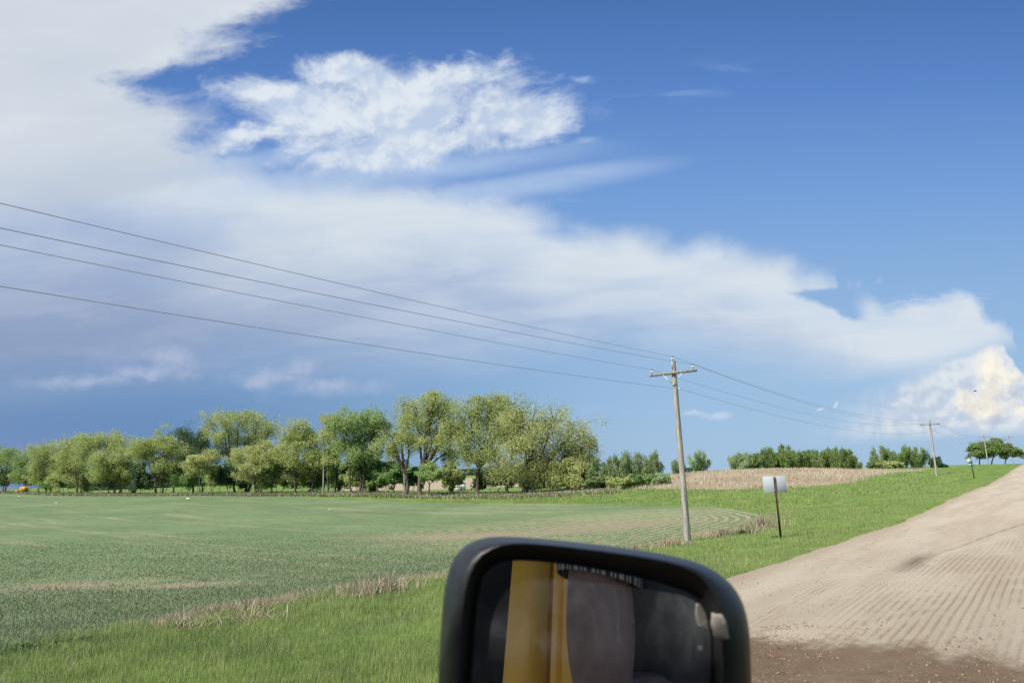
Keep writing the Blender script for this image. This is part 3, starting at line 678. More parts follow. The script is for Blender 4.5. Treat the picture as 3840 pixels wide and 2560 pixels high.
L_shrub = leaf_mat('shrub_leaf', (0.200, 0.342, 0.088), (0.292, 0.442, 0.138), (0.384, 0.517, 0.226), .5, .3)
L_aspen = leaf_mat('aspen_leaf', (0.223, 0.317, 0.115), (0.290, 0.385, 0.155), (0.378, 0.459, 0.230), .5, .3)
L_asp2 = leaf_mat('grove_leaf', (0.161, 0.266, 0.070), (0.231, 0.329, 0.098), (0.322, 0.406, 0.154), .45, .3)
L_pale = leaf_mat('pale_aspen_leaf', (0.327, 0.447, 0.216), (0.396, 0.515, 0.263), (0.515, 0.619, 0.371), .5, .3)

def leaves_mesh(C, L, W, axis_dir, jitter):
    """one diamond per leaf spray; C centres, axis_dir (3,) or (n,3)"""
    n = len(C); d = np.broadcast_to(axis_dir, (n, 3)) + rng.randn(n, 3)*jitter; d /= np.linalg.norm(d, axis=1)[:, None]
    r = rng.randn(n, 3); s = np.cross(d, r); s /= np.linalg.norm(s, axis=1)[:, None]
    l = (L*(.6+.8*rng.rand(n)))[:, None]; w = (W*(.6+.8*rng.rand(n)))[:, None]
    V = np.stack([C-d*l*.5, C+s*w*.5, C+d*l*.5, C-s*w*.5], 1).reshape(-1, 3)
    return V, np.arange(4*n).reshape(-1, 4), np.repeat(rng.rand(n), 4)

def bez(a, b, c, n=7):
    t = np.linspace(0, 1, n)[:, None]; return (1-t)**2*a+2*t*(1-t)*b+t*t*c

def crown_tree(name, label, cat, group, Y, bases, lobes, nleaf, leafmat, barkmat, r0=.24, fork=.28, leafL=.27, leafW=.11, droop=.5, seed=0, sub=9, twig=3, z_off=0, hang=0, openness=.55, parts=('trunk', 'crown'), leanj=.1):
    """bases: list of photo columns of the stems; lobes: (px,py,rx,ry[,dY]) seen from the viewpoint, given real depth"""
    global rng
    rng = np.random.RandomState(seed+100)
    B = []
    for bx in bases:
        p = at_depth(bx, 1850, Y); B.append(np.array([p[0], Y+rng.randn()*.4, tz(p[0], Y)-.15]))
    root = empty(name, B[0]+[0, 0, .15], label, cat, group)
    org = B[0]+np.array([0, 0, .15])
    wood = MB(); C = []; D = []
    LB = []
    for lb in lobes:
        px, py, rx, ry = lb[:4]; dY = lb[4] if len(lb) > 4 else rng.uniform(-.5, .5)*rx/FPX*Y*1.3
        c = at_depth(px, py, Y+dY); sx = rx*1.12/FPX*Y; sz = ry*1.08/FPX*Y
        LB.append((c, np.array([sx, (sx+sz)*.5, sz])))
    top = max(c[2]+r[2] for c, r in LB)
    H = top-B[0][2]
    forks = []
    for i, b in enumerate(B):
        mine = [l for l in LB if np.argmin([abs(l[0][0]-q[0]) for q in B]) == i] or LB
        mc = np.mean([l[0] for l in mine], axis=0)
        f = b + (mc-b)*np.array([fork*.8, fork*.5, 0]) + np.array([rng.randn()*leanj, 0, H*fork])
        r_ = r0*(1 if i == 0 else .75)
        wood.tube(np.vstack([b, bez(b+[0, 0, .3], (b+f)/2+rng.randn(3)*[.45, .3, 0], f, 5)]), np.array([1.5, 1.15, 1.0, .92, .85, .8])*r_, 8)
        forks.append((f, r_*.8))
    for c, rd in LB:
        i = int(np.argmin([np.hypot(c[0]-q[0], .5*(c[1]-q[1])) for q in B])); f, rf = forks[i]
        mid = f+(c-f)*.5+np.array([(c[0]-f[0])*.15, 0, .06*H])+rng.randn(3)*.25
        nl = max(.25, min(1, rd[0]/1.5)); rl = rf*.85*nl
        limb = bez(f, mid, c+[0, 0, rd[2]*.2], 8)+np.cumsum(rng.randn(8, 3)*.05, 0)*(np.arange(8) > 0)[:, None]; limb[0] = f
        wood.tube(limb, np.linspace(rl, rl*.4, 8), 6)
        for k in range(sub):
            st0 = limb[rng.randint(3, 8)]; v = rng.randn(3); v[2] = abs(v[2])*.9-.25; v /= np.linalg.norm(v)
            e = c+v*rd*rng.uniform(.65, 1.0)
            br = bez(st0, (st0+e)/2+np.array([0, 0, .25*rd[2]])*(1 if hang >= 0 else 0), e, 6)
            wood.tube(br, np.linspace(rl*.42, .022, 6), 4, cap=False)
            for j in range(twig):
                p0 = br[rng.randint(2, 6)]; w = rng.randn(3)*rd*.35; w[2] -= hang*rd[2]*.3
                e2 = p0+w; tw = bez(p0, (p0+e2)/2+[0, 0, .12*rd[2]], e2, 4)
                wood.tube(tw, np.linspace(.022, .008, 4), 3, cap=False)
                C.append(e2); D.append(rd); C.append(tw[2]); D.append(rd)
            C.append(e); D.append(rd)
    C = np.array(C); D = np.array(D)
    wt = (D[:, 0]*D[:, 2])**.5; keep = rng.rand(len(C)) < openness+.25; C, D, wt = C[keep], D[keep], wt[keep]
    nleaf = int(nleaf*(2.3 if r0 >= .31 or seed == 2 else 2.7))
    pick = rng.choice(len(C), nleaf, p=wt/wt.sum())
    cs = rng.rand(len(C))*.8+.6
    P = C[pick]+np.clip(rng.randn(nleaf, 3), -1.5, 1.5)*np.minimum(D[pick]*.21*cs[pick][:, None], .8)
    dz = rng.exponential(1, nleaf)*hang*.32; P[:, 2] -= dz
    P[:, 2] = np.maximum(P[:, 2], B[0][2]+.25)
    V, F, rn = leaves_mesh(P, leafL, leafW, np.array([0.15, 0, -droop if droop else .0]) if droop >= 0 else np.array([0, 0, -droop]), .55)
    o = wood.build(parts[0], barkmat, None, smooth=True); 
    o.data.transform(Matrix.Translation(Vector(-org))); o.parent = root
    cr = mesh_np(parts[1], V-org, F, leafmat, attrs={'rnd': rn}); cr.parent = root
    return root

def auto_lobes(x0, x1, yt, yb, k, seed):
    r = np.random.RandomState(seed); out = []; w = (x1-x0); h = yb-yt
    for i in range(k):
        fx = (i+.5)/k+r.uniform(-.06, .06); top = yt+h*(.30*abs(2*fx-1)**2.2)+r.uniform(0, .06)*h
        rx = w*r.uniform(.15, .20); ry = h*r.uniform(.17, .23)
        out.append((x0+w*(.13+.74*fx), top+ry, rx, ry))
        if i % 2 == 0: out.append((x0+w*(.10+.80*r.rand()), yt+h*r.uniform(.5, .78), rx*.9, ry*.8))
    return out
def tlY(px, d=0): return tl_point(px)[1]+d
G1 = 'willows of the tree belt behind the field'
W = 'willow_tree'
# the two big willows at the right end, and their neighbours
crown_tree(W, 'rightmost big willow of the belt, pale yellow-green, with forked trunks leaning right', 'tree', G1, 104, [1968, 1905],
    [(1990, 1600, 95, 75), (2080, 1590, 85, 70), (2150, 1640, 75, 80), (2185, 1720, 45, 70), (1920, 1660, 85, 70), (2000, 1680, 80, 60), (2080, 1700, 80, 60), (1890, 1740, 60, 65), (1985, 1770, 50, 50), (2120, 1780, 60, 50), (1950, 1560, 70, 50), (2215, 1665, 25, 45), (2060, 1760, 60, 50)], 17000, L_willy, M_bark, .33, .16, hang=1.3, seed=1)
crown_tree(W, 'tall willow with a trunk hooking sharply left, second from the belt\'s right end', 'tree', G1, 106, [1790],
    [(1760, 1560, 75, 65), (1840, 1530, 80, 60), (1910, 1530, 65, 55), (1730, 1640, 60, 60), (1800, 1640, 75, 60), (1870, 1610, 70, 60), (1700, 1600, 45, 50), (1930, 1590, 50, 50), (1860, 1500, 50, 32), (1740, 1700, 30, 40), (1820, 1700, 50, 40), (1790, 1505, 40, 28)], 13000, L_will, M_bark, .26, .26, hang=1.0, seed=2, openness=.5)
crown_tree(W, 'tall round willow with a thick dark V-shaped trunk, third from the right end', 'tree', G1, 108, [1578, 1522],
    [(1620, 1505, 55, 42), (1560, 1530, 62, 50), (1510, 1580, 60, 50), (1470, 1640, 50, 45), (1600, 1590, 65, 50), (1665, 1530, 60, 50), (1690, 1600, 42, 60), (1650, 1650, 60, 45), (1530, 1660, 50, 40), (1480, 1690, 35, 30), (1690, 1700, 25, 40), (1625, 1480, 22, 20)], 12500, L_will, M_bark, .34, .22, hang=.8, seed=3, openness=.45)
crown_tree('young_tree', 'small round dark-leaved tree under the tall round willow', 'tree', None, 105, [1613], [(1610, 1770, 32, 26), (1590, 1790, 22, 20), (1635, 1785, 26, 22)], 2600, L_willg, M_bark, .10, .4, hang=0, seed=4, leafL=.3, leafW=.15)
rows = [
 ('willow with two dark upright stems and a gap-filled crown, left of the round willow', tlY(1345), [1345, 1320], [(1340, 1570, 60, 38), (1290, 1590, 50, 40), (1400, 1580, 50, 40), (1430, 1610, 40, 40), (1360, 1640, 60, 42), (1300, 1670, 50, 40), (1420, 1680, 35, 40), (1345, 1710, 50, 38)], 9500, L_willg, .24, .40, 5),
 ('thin-crowned willow with a pale snag, left of the two-stemmed one', tlY(1245), [1248], [(1225, 1570, 32, 30), (1262, 1600, 35, 32), (1230, 1640, 38, 35), (1270, 1680, 35, 35), (1240, 1720, 35, 30)], 3600, L_will, .20, .4, 6),
 ('medium willow with bright green lower boughs between the thin-crowned one and the broad grey one', tlY(1140), [1165, 1108], [(1130, 1605, 48, 32), (1090, 1640, 48, 38), (1165, 1640, 45, 40), (1120, 1700, 55, 40), (1190, 1710, 42, 42), (1060, 1700, 40, 35), (1150, 1760, 45, 35)], 8500, L_will, .22, .32, 7),
 ('broad willow with a bare grey interior, the tallest of the left half of the belt', tlY(920, 6), [930, 880], [(800, 1590, 48, 42), (850, 1575, 55, 36), (905, 1570, 55, 32), (960, 1590, 55, 42), (1005, 1620, 45, 40), (840, 1640, 50, 40), (920, 1650, 55, 40), (985, 1680, 45, 40)], 8200, L_will, .30, .36, 8),
 ('low willow growing in front of the broad grey one', tlY(965, -5), [962, 1012], [(930, 1700, 50, 30), (990, 1690, 45, 32), (1030, 1710, 40, 34), (890, 1720, 32, 24), (960, 1745, 50, 32)], 6500, L_willy, .18, .42, 9),
 ('small bright yellow tree leaning over the field edge, fifth stem group from the broad willow', tlY(750, -7), [748, 800], [(745, 1725, 40, 22), (785, 1715, 32, 24), (715, 1745, 30, 20), (760, 1755, 42, 20)], 4800, L_willy, .13, .55, 10),
 ('willow with dense lower crown just left of the dark green tree', tlY(600), [590, 650], [(620, 1650, 48, 32), (570, 1665, 52, 38), (660, 1690, 45, 36), (530, 1700, 48, 38), (600, 1720, 55, 40), (650, 1750, 48, 36), (690, 1730, 30, 34)], 10500, L_will, .26, .3, 11),
 ('broad willow with several dark stems close together, yellow-green top', tlY(440), [440, 462, 405], [(345, 1655, 38, 28), (400, 1650, 50, 30), (455, 1665, 48, 34), (500, 1690, 42, 38), (420, 1710, 55, 40), (470, 1745, 50, 36), (370, 1720, 45, 40), (390, 1775, 45, 30)], 11500, L_will, .27, .26, 12),
 ('willow with a narrow V of dark stems, fourth from the left edge', tlY(290), [287], [(320, 1650, 45, 28), (280, 1670, 45, 32), (240, 1690, 42, 34), (300, 1725, 50, 38), (255, 1745, 45, 34), (340, 1745, 38, 38)], 9000, L_will, .25, .28, 13),
 ('rounded yellow-green willow with dark inner shade, third from the left edge', tlY(180), [190, 145], [(180, 1685, 45, 30), (140, 1705, 40, 34), (215, 1710, 38, 34), (175, 1740, 50, 36), (130, 1760, 32, 34), (225, 1765, 35, 30)], 8800, L_will, .24, .2, 14),
 ('small willow behind the yellow machine, second from the left edge', tlY(90), [98], [(85, 1720, 30, 26), (65, 1745, 32, 28), (105, 1760, 25, 30)], 3800, L_willg, .16, .25, 15),
 ('willow cut by the left edge of the picture', tlY(30), [28, -25], [(30, 1700, 36, 26), (-10, 1705, 45, 30), (10, 1740, 45, 34), (45, 1765, 32, 28), (-40, 1740, 45, 34)], 7600, L_willg, .22, .2, 16),
]
for lab, Y_, bs, lb, nl, lm, r_, fk, sd_ in rows:
    if sd_ >= 7 and sd_ not in (10,):
        xs = [q[0] for q in lb]; a_, b_ = min(xs), max(xs)
        lb = lb+[(a_+(b_-a_)*f_, 1782+8*((sd_*7+i_) % 3), 34, 24, 2.0) for i_, f_ in enumerate((.15, .5, .9))]; nl = int(nl*1.2)
    if sd_ not in (10, 15): bs = bs+[bs[0]+(13 if sd_ % 2 else -15)]
    crown_tree(W, lab, 'tree', G1, Y_, bs, lb, nl, lm, M_bark, r_*.9, fk*.75, hang=.5, seed=sd_, leafL=.28, leafW=.13)
crown_tree('broadleaf_tree', 'dark green tree standing behind the belt, left of the broad grey willow', 'tree', None, tlY(720, 9), [730, 760], [(690, 1640, 35, 32), (730, 1650, 42, 42), (760, 1625, 22, 26), (715, 1700, 50, 46), (770, 1700, 40, 50), (840, 1710, 40, 50)], 8000, L_dark, M_bark, .2, .25, hang=0, seed=17)
# pale dead snags
for i, (px, pt, pb, dx, lab) in enumerate(((1209, 1560, 1660, 3, 'pale bare broken trunk standing up inside the thin-crowned willow'), (1507, 1640, 1853, 10, 'pale grey bare stem left of the thick V-shaped trunk'))):
    Y_ = tlY(px, -1.0); a = at_depth(px+dx, 1853, Y_); a[2] = tz(a[0], a[1])-.1; b = at_depth(px, pt, Y_)
    mb = MB(); mb.tube(bez(a, (a+b)/2+[.25, 0, 0], b, 8), np.linspace(.17, .05, 8), 7)
    for k_ in range(5):
        p = a+(b-a)*(.5+.09*k_); e = p+np.array([(-1)**k_*1.0, .3, .9]); mb.tube(bez(p, (p+e)/2-[0, 0, .1], e, 4), [.05, .04, .03, .01], 4)
    o = mb.build('dead_tree', M_barkg, smooth=True, loc=a); tag(o, lab, 'dead tree')
# shrubs under and behind the belt
SH = [(1060, 1795, 60, 45, 3, L_shrub), (1130, 1805, 55, 40, 4, L_shrub), (1205, 1790, 50, 50, 6, L_shrub), (1290, 1800, 45, 40, 5, L_shrub), (1400, 1795, 60, 50, 5, L_shrub), (1470, 1800, 50, 42, 6, L_shrub), (870, 1800, 40, 42, 2, L_dark), (520, 1815, 28, 40, -4, L_dark),
      (1360, 1770, 45, 45, 7, L_willg), (620, 1800, 45, 30, 5, L_willg), (330, 1815, 50, 30, 5, L_willg), (760, 1805, 50, 30, 7, L_shrub), (940, 1800, 45, 35, 8, L_shrub), (220, 1825, 45, 24, 4, L_shrub), (1860, 1820, 60, 30, 6, L_shrub), (2010, 1805, 60, 45, 6, L_willy), (2130, 1800, 70, 45, -2, L_willy), (2170, 1770, 45, 60, 5, L_shrub), (1545, 1815, 38, 26, 10, L_shrub), (110, 1812, 50, 22, 7, L_dark), (430, 1820, 60, 22, 6, L_dark), (1690, 1810, 32, 36, 9, L_will), (5, 1815, 50, 22, 5, L_willg), (250, 1785, 45, 36, 3, L_will), (390, 1790, 45, 34, 4, L_shrub), (480, 1795, 40, 34, 3, L_will), (700, 1790, 42, 34, 4, L_shrub), (820, 1800, 40, 30, 3, L_will), (1010, 1800, 42, 32, 4, L_shrub), (1330, 1815, 40, 24, 2, L_will), (1430, 1818, 40, 22, 2, L_shrub)]
SHL = ['bright green shrub under the medium willow, left one', 'bright green shrub directly under the medium willow', 'bright green shrub between the thin-crowned willow and the medium willow', 'green shrub below the thin-crowned willow', 'bright green shrub right of the two dark upright stems', 'bright shrub just left of the pale grey bare stem', 'dark shrub at the foot of the broad grey willow', 'small dark upright bush on the field edge under the dense-crowned willow',
       'mid green shrub behind the two upright stems', 'mid green shrub behind the dense-crowned willow', 'mid green shrub behind the narrow V of stems', 'green shrub behind the small bright yellow tree', 'green shrub behind the low front willow', 'low green shrub left of the narrow V of stems', 'low green bush right of the hooked trunk', 'yellow-green bush between the forked trunks of the rightmost big willow', 'drooping yellow-green bush at the right foot of the rightmost big willow', 'tall green bush right of the rightmost big willow', 'low green bush behind the thick V-shaped trunk', 'dark low bush behind the yellow machine', 'dark low bush behind the close group of dark stems', 'sparse olive bush left of the hooked trunk, beside the small white shed', 'green bush at the left edge of the picture under the cut-off willow', 'yellow-green brush between the narrow V of stems and the rounded willow', 'bright brush behind the close group of dark stems', 'yellow-green brush right of the close group of dark stems', 'bright brush between the dense-crowned willow and the small bright tree', 'yellow-green brush left of the foot of the broad grey willow', 'bright brush right of the low front willow', 'low yellow-green brush at the foot of the two upright stems', 'low bright brush between the two upright stems and the pale bare stem']
for i, (px, py, rx, ry, dY, lm) in enumerate(SH):
    rx, ry, py = rx*1.3, ry*1.5, py-14
    lb = [(px+rx*.45*math.cos(a)+0, py+ry*.35*math.sin(a), rx*.55, ry*.6) for a in (0.4, 2.2, 4.0, 5.4)]
    crown_tree('shrub', SHL[i], 'shrub', 'shrubs under the tree belt', tlY(px, dY) if px < 1950 else 105+dY, [px, px-rx*.3], lb, int(rx*ry*1.6), lm, M_twig, .06, .15, leafL=.34, leafW=.17, droop=.2, seed=40+i, sub=5, twig=2, parts=('stems', 'foliage'))

# ---- aspens and poplars: upright flames of leaves
def flame_tree(name, label, cat, group, Y, px, x0, x1, ytop, ybase, k, nleaf, lm, bark, seed, r0=.09, lean=0, leaf=.27, sparse=1.0, low=.12):
    global rng
    rng = np.random.RandomState(seed+500)
    p = at_depth(px, 1800, Y); zb = tz(p[0], Y); B = np.array([p[0], Y, zb-.1])
    zt = at_depth(px, ytop, Y)[2]; H = zt-zb
    XL = at_depth(x0, ytop, Y)[0]-p[0]; XR = at_depth(x1, ytop, Y)[0]-p[0]
    wood = MB(); C = []; A = []
    for i in range(k):
        f = (i+rng.rand())/k; ex = XL+(XR-XL)*f; ey = rng.uniform(-.5, .5)*(XR-XL); cen = (1-abs(2*f-1)**2.2*.45)*rng.uniform(.86, 1.0)
        e = B+np.array([ex*.95+lean*H, ey, H*cen*rng.uniform(.88, 1.0)]); s0 = B+np.array([ex*.15, ey*.15, 0])
        path = bez(s0, s0+(e-s0)*[.65, .65, .3], e, 9); wood.tube(path, np.linspace(r0*(1 if i == k//2 else .6), .012, 9), 5)
        for j in range(17):
            tt_ = rng.uniform(low, .97); q0 = path[0]+(path[-1]-path[0])*0; fi = tt_*8; a = int(fi); q0 = path[a]+(path[min(a+1, 8)]-path[a])*(fi-a)
            ln = H*.20*(1-tt_*.65)*rng.uniform(.5, 1.2); an = rng.rand()*6.28; d = np.array([math.cos(an)*.55, math.sin(an)*.55, .85])*ln
            wood.tube([q0, q0+d*.5+[0, 0, 0], q0+d], [.02, .014, .006], 3, cap=False)
            for g in (.4, .7, 1.0): C.append(q0+d*g); A.append(ln)
    C = np.array(C); A = np.array(A); nleaf = int(nleaf*1.25); pick = rng.choice(len(C), nleaf)
    P = C[pick]+rng.randn(nleaf, 3)*np.array([.24, .24, .34])*(.6+A[pick][:, None]*.35)*sparse
    V, F, rn = leaves_mesh(P, leaf*1.5, leaf*.36, np.array([0, 0, 1.3]), .45)
    root = empty(name, B+[0, 0, .1], label, cat, group); org = B+np.array([0, 0, .1])
    o = wood.build('trunk', bark, smooth=True); o.data.transform(Matrix.Translation(Vector(-org))); o.parent = root
    cr = mesh_np('crown', V-org, F, lm, attrs={'rnd': rn}); cr.parent = root
    return root
FT = [
 ('aspen_tree', 'feathery aspen right beside the rightmost big willow', 'aspens left of the nearest utility pole', 99, 2240, 2205, 2275, 1705, 3600, L_aspen),
 ('aspen_tree', 'aspen second from the left in the group left of the nearest utility pole', 'aspens left of the nearest utility pole', 101, 2300, 2265, 2335, 1688, 3800, L_aspen),
 ('aspen_tree', 'tallest aspen in the middle of the group left of the nearest utility pole', 'aspens left of the nearest utility pole', 100, 2345, 2320, 2375, 1680, 3200, L_aspen),
 ('aspen_tree', 'narrow dark-stemmed aspen right of the tallest one in the group left of the pole', 'aspens left of the nearest utility pole', 102, 2395, 2375, 2420, 1685, 2600, L_aspen),
 ('aspen_tree', 'rightmost aspen of the group left of the nearest utility pole, sloping shoulder', 'aspens left of the nearest utility pole', 100, 2445, 2415, 2482, 1690, 3600, L_aspen),
 ('aspen_tree', 'small dark aspen half hidden behind the nearest utility pole', 'single aspens near the nearest utility pole', 128, 2540, 2518, 2562, 1718, 1700, L_aspen),
 ('aspen_tree', 'airy pale aspen standing alone right of the nearest utility pole', 'single aspens near the nearest utility pole', 132, 2620, 2575, 2665, 1682, 3800, L_pale),
]
for i, (nm, lab, grp, Y_, px, x0, x1, yt, nl, lm) in enumerate(FT):
    flame_tree(nm, lab, 'tree', grp, Y_, px, x0-6, x1+6, yt, 1830, 9 if i < 6 else 11, nl, lm, M_barkg, i, sparse=1.0 if i < 6 else 1.15)
for i, (px, py, rx, ry, Y_, lab) in enumerate(((2250, 1805, 60, 30, 98, 'low green bush at the foot of the feathery aspen'), (2400, 1805, 60, 30, 99, 'low bush at the foot of the narrow aspen'), (2480, 1805, 40, 26, 98, 'grey-green bush left of the nearest utility pole'), (2560, 1765, 40, 14, 126, 'low dark bush directly behind the nearest utility pole'), (2320, 1815, 50, 24, 97, 'pale olive bush in front of the aspens'))):
    lb = [(px+rx*.5*math.cos(a), py+ry*.35*math.sin(a), rx*.5, ry*.6) for a in (0.4, 2.2, 4.0, 5.4)]
    crown_tree('shrub', lab, 'shrub', 'bushes at the feet of the aspens', Y_, [px], lb, int(rx*ry*1.4), [L_aspen, L_shrub, L_pale, L_dark, L_will][i], M_twig, .05, .15, leafL=.3, leafW=.16, droop=.1, seed=80+i, sub=5, twig=2, parts=('stems', 'foliage'))
# grove on the bank: 13 trees
gx = [(2765, 2738, 2800, 1694), (2805, 2775, 2840, 1700), (2845, 2815, 2880, 1688), (2880, 2850, 2915, 1672), (2925, 2895, 2960, 1660), (2960, 2925, 2995, 1680), (3000, 2965, 3035, 1686), (3040, 3005, 3075, 1682), (3080, 3045, 3110, 1686), (3115, 3085, 3150, 1676), (3145, 3115, 3180, 1672), (3172, 3140, 3200, 1690), (3205, 3180, 3225, 1728)]
gl = ['leftmost pale tree of the grove on the tan bank', 'second tree from the left in the grove on the bank', 'third tree from the left in the grove, just before the two tallest', 'tall spiky tree left of the tallest in the grove', 'tallest spiky tree of the grove on the bank', 'tree just right of the tallest in the grove', 'middle tree of the grove on the bank', 'seventh-to-right dense tree of the grove, right of its middle', 'dense tree left of the rounded dark trio at the right of the grove', 'first of the rounded dark trees at the right of the grove', 'tallest rounded dark tree at the right of the grove', 'steep right shoulder tree of the grove', 'small sloping bush-like tree ending the grove on the right']
for i, (px, x0, x1, yt) in enumerate(gx):
    flame_tree('poplar_tree', gl[i], 'tree', 'poplars of the grove on the bank', 124+(i*37 % 5)*1.6, px, x0-14, x1+14, yt, 1765, 10, 8200 if i < 12 else 2500, L_asp2 if i not in (0,) else L_pale, M_barkg, 20+i, leaf=.27, low=.02)
cl = [(3305, 3268, 3345, 1660, L_aspen, 'left tree of the clump right of the grove'), (3345, 3315, 3385, 1690, L_asp2, 'low dense tree in the middle of the clump right of the grove'), (3395, 3352, 3430, 1664, L_asp2, 'tallest dark tree of the clump right of the grove'), (3435, 3400, 3472, 1668, L_aspen, 'airy right tree of the clump right of the grove')]
for i, (px, x0, x1, yt, lm, lab) in enumerate(cl):
    flame_tree('poplar_tree', lab, 'tree', 'clump of poplars left of the second utility pole', 160+i*3, px, x0-5, x1+5, yt, 1755, 9, 5200, lm, M_barkg, 50+i, leaf=.30, low=.05)
for i, (px, py, rx, ry, Y_, lm, lab) in enumerate(((3350, 1745, 42, 16, 156, L_willy, 'yellow-green bush under the clump of poplars'), (3508, 1735, 26, 20, 168, L_dark, 'small dark bush just left of the second utility pole'), (3275, 1745, 20, 14, 158, L_aspen, 'little green bush at the left foot of the clump of poplars'), (3540, 1748, 18, 8, 168, L_dark, 'low dark bush just right of the second utility pole'))):
    lb = [(px+rx*.5*math.cos(a), py+ry*.35*math.sin(a), rx*.5, ry*.6) for a in (0.4, 2.2, 4.0, 5.4)]
    crown_tree('shrub', lab, 'shrub', 'bushes near the second utility pole', Y_, [px], lb, int(rx*ry*2.2)+500, lm, M_twig, .05, .15, leafL=.36, leafW=.2, droop=.1, seed=90+i, sub=5, twig=2, parts=('stems', 'foliage'))
for i, (px, lbs, lab) in enumerate(((3690, [(3680, 1670, 26, 16), (3655, 1685, 20, 14), (3700, 1690, 28, 20), (3665, 1705, 22, 14), (3715, 1705, 18, 14)], 'left tree on the grassy mound, swept to the left'), (3738, [(3735, 1658, 22, 12), (3745, 1675, 26, 16), (3725, 1690, 24, 16), (3762, 1690, 18, 16)], 'middle and tallest tree on the grassy mound'), (3788, [(3780, 1690, 22, 14), (3800, 1700, 22, 14), (3775, 1708, 20, 12)], 'right tree on the grassy mound, bending right'))):
    crown_tree('windswept_tree', lab, 'tree', 'three trees on the mound', 240, [px], lbs, 3600, L_asp2, M_bark, .2, .3, leafL=.5, leafW=.26, droop=.1, seed=110+i, hang=0)
# far tree line and far shed
rng = np.random.RandomState(5)
nf = 26000; X = -420+480*rng.rand(nf); Yf = 700+rng.rand(nf)*40; hz = 7+2.2*vnoise(X, X*0, .06, 61)+1.5*vnoise(X, X*0, .3, 62)
P = np.stack([X, Yf, -2.5+np.maximum(hz, 2)*rng.rand(nf)**.8], 1)
V, F, rn = leaves_mesh(P, 2.2, 1.6, np.array([0, 0, 1.0]), .8)
tag(mesh_np('far_tree_line', V, F, leaf_mat('far_leaf', (.085, .125, .07), (.11, .15, .085), (.14, .18, .10), .3, .1), attrs={'rnd': rn}), 'low dark green line of distant trees seen through the gaps of the belt', 'trees', kind='stuff')

# ------------------------------------------------------------------ utility poles and wires
M_pole = simple('weathered_pole_wood', (0.24, 0.22, 0.185), (0.47, 0.445, 0.395), 9, .9, .7, stretch=(3, 3, .12), lo=.3, hi=.7)
M_arm = simple('weathered_crossarm', (0.17, 0.15, 0.125), (0.30, 0.275, 0.235), 9, .9, .5, stretch=(1, 1, 1))
M_galv = simple('galvanised_steel', (0.42, 0.43, 0.44), (0.55, 0.56, 0.57), 20, .5, metal=.5)
M_porc = simple('white_porcelain', (0.80, 0.82, 0.84), (0.86, 0.88, 0.9), 3, .2, spec=.6)
M_dark = simple('dark_steel', (0.03, 0.03, 0.032), (0.06, 0.055, 0.05), 12, .6)
M_wire = simple('wire_aluminium', (0.34, 0.37, 0.41), (0.42, 0.45, 0.50), 1, .6)
LEAN = 0.0
def pole_frame(s, t, z0, H, lean):
    b = st(s, t); b[2] = z0
    ax = NX.copy(); up = np.array([0, 0, 1.0])+ax*lean; up /= np.linalg.norm(up)
    return b, up
poles = []
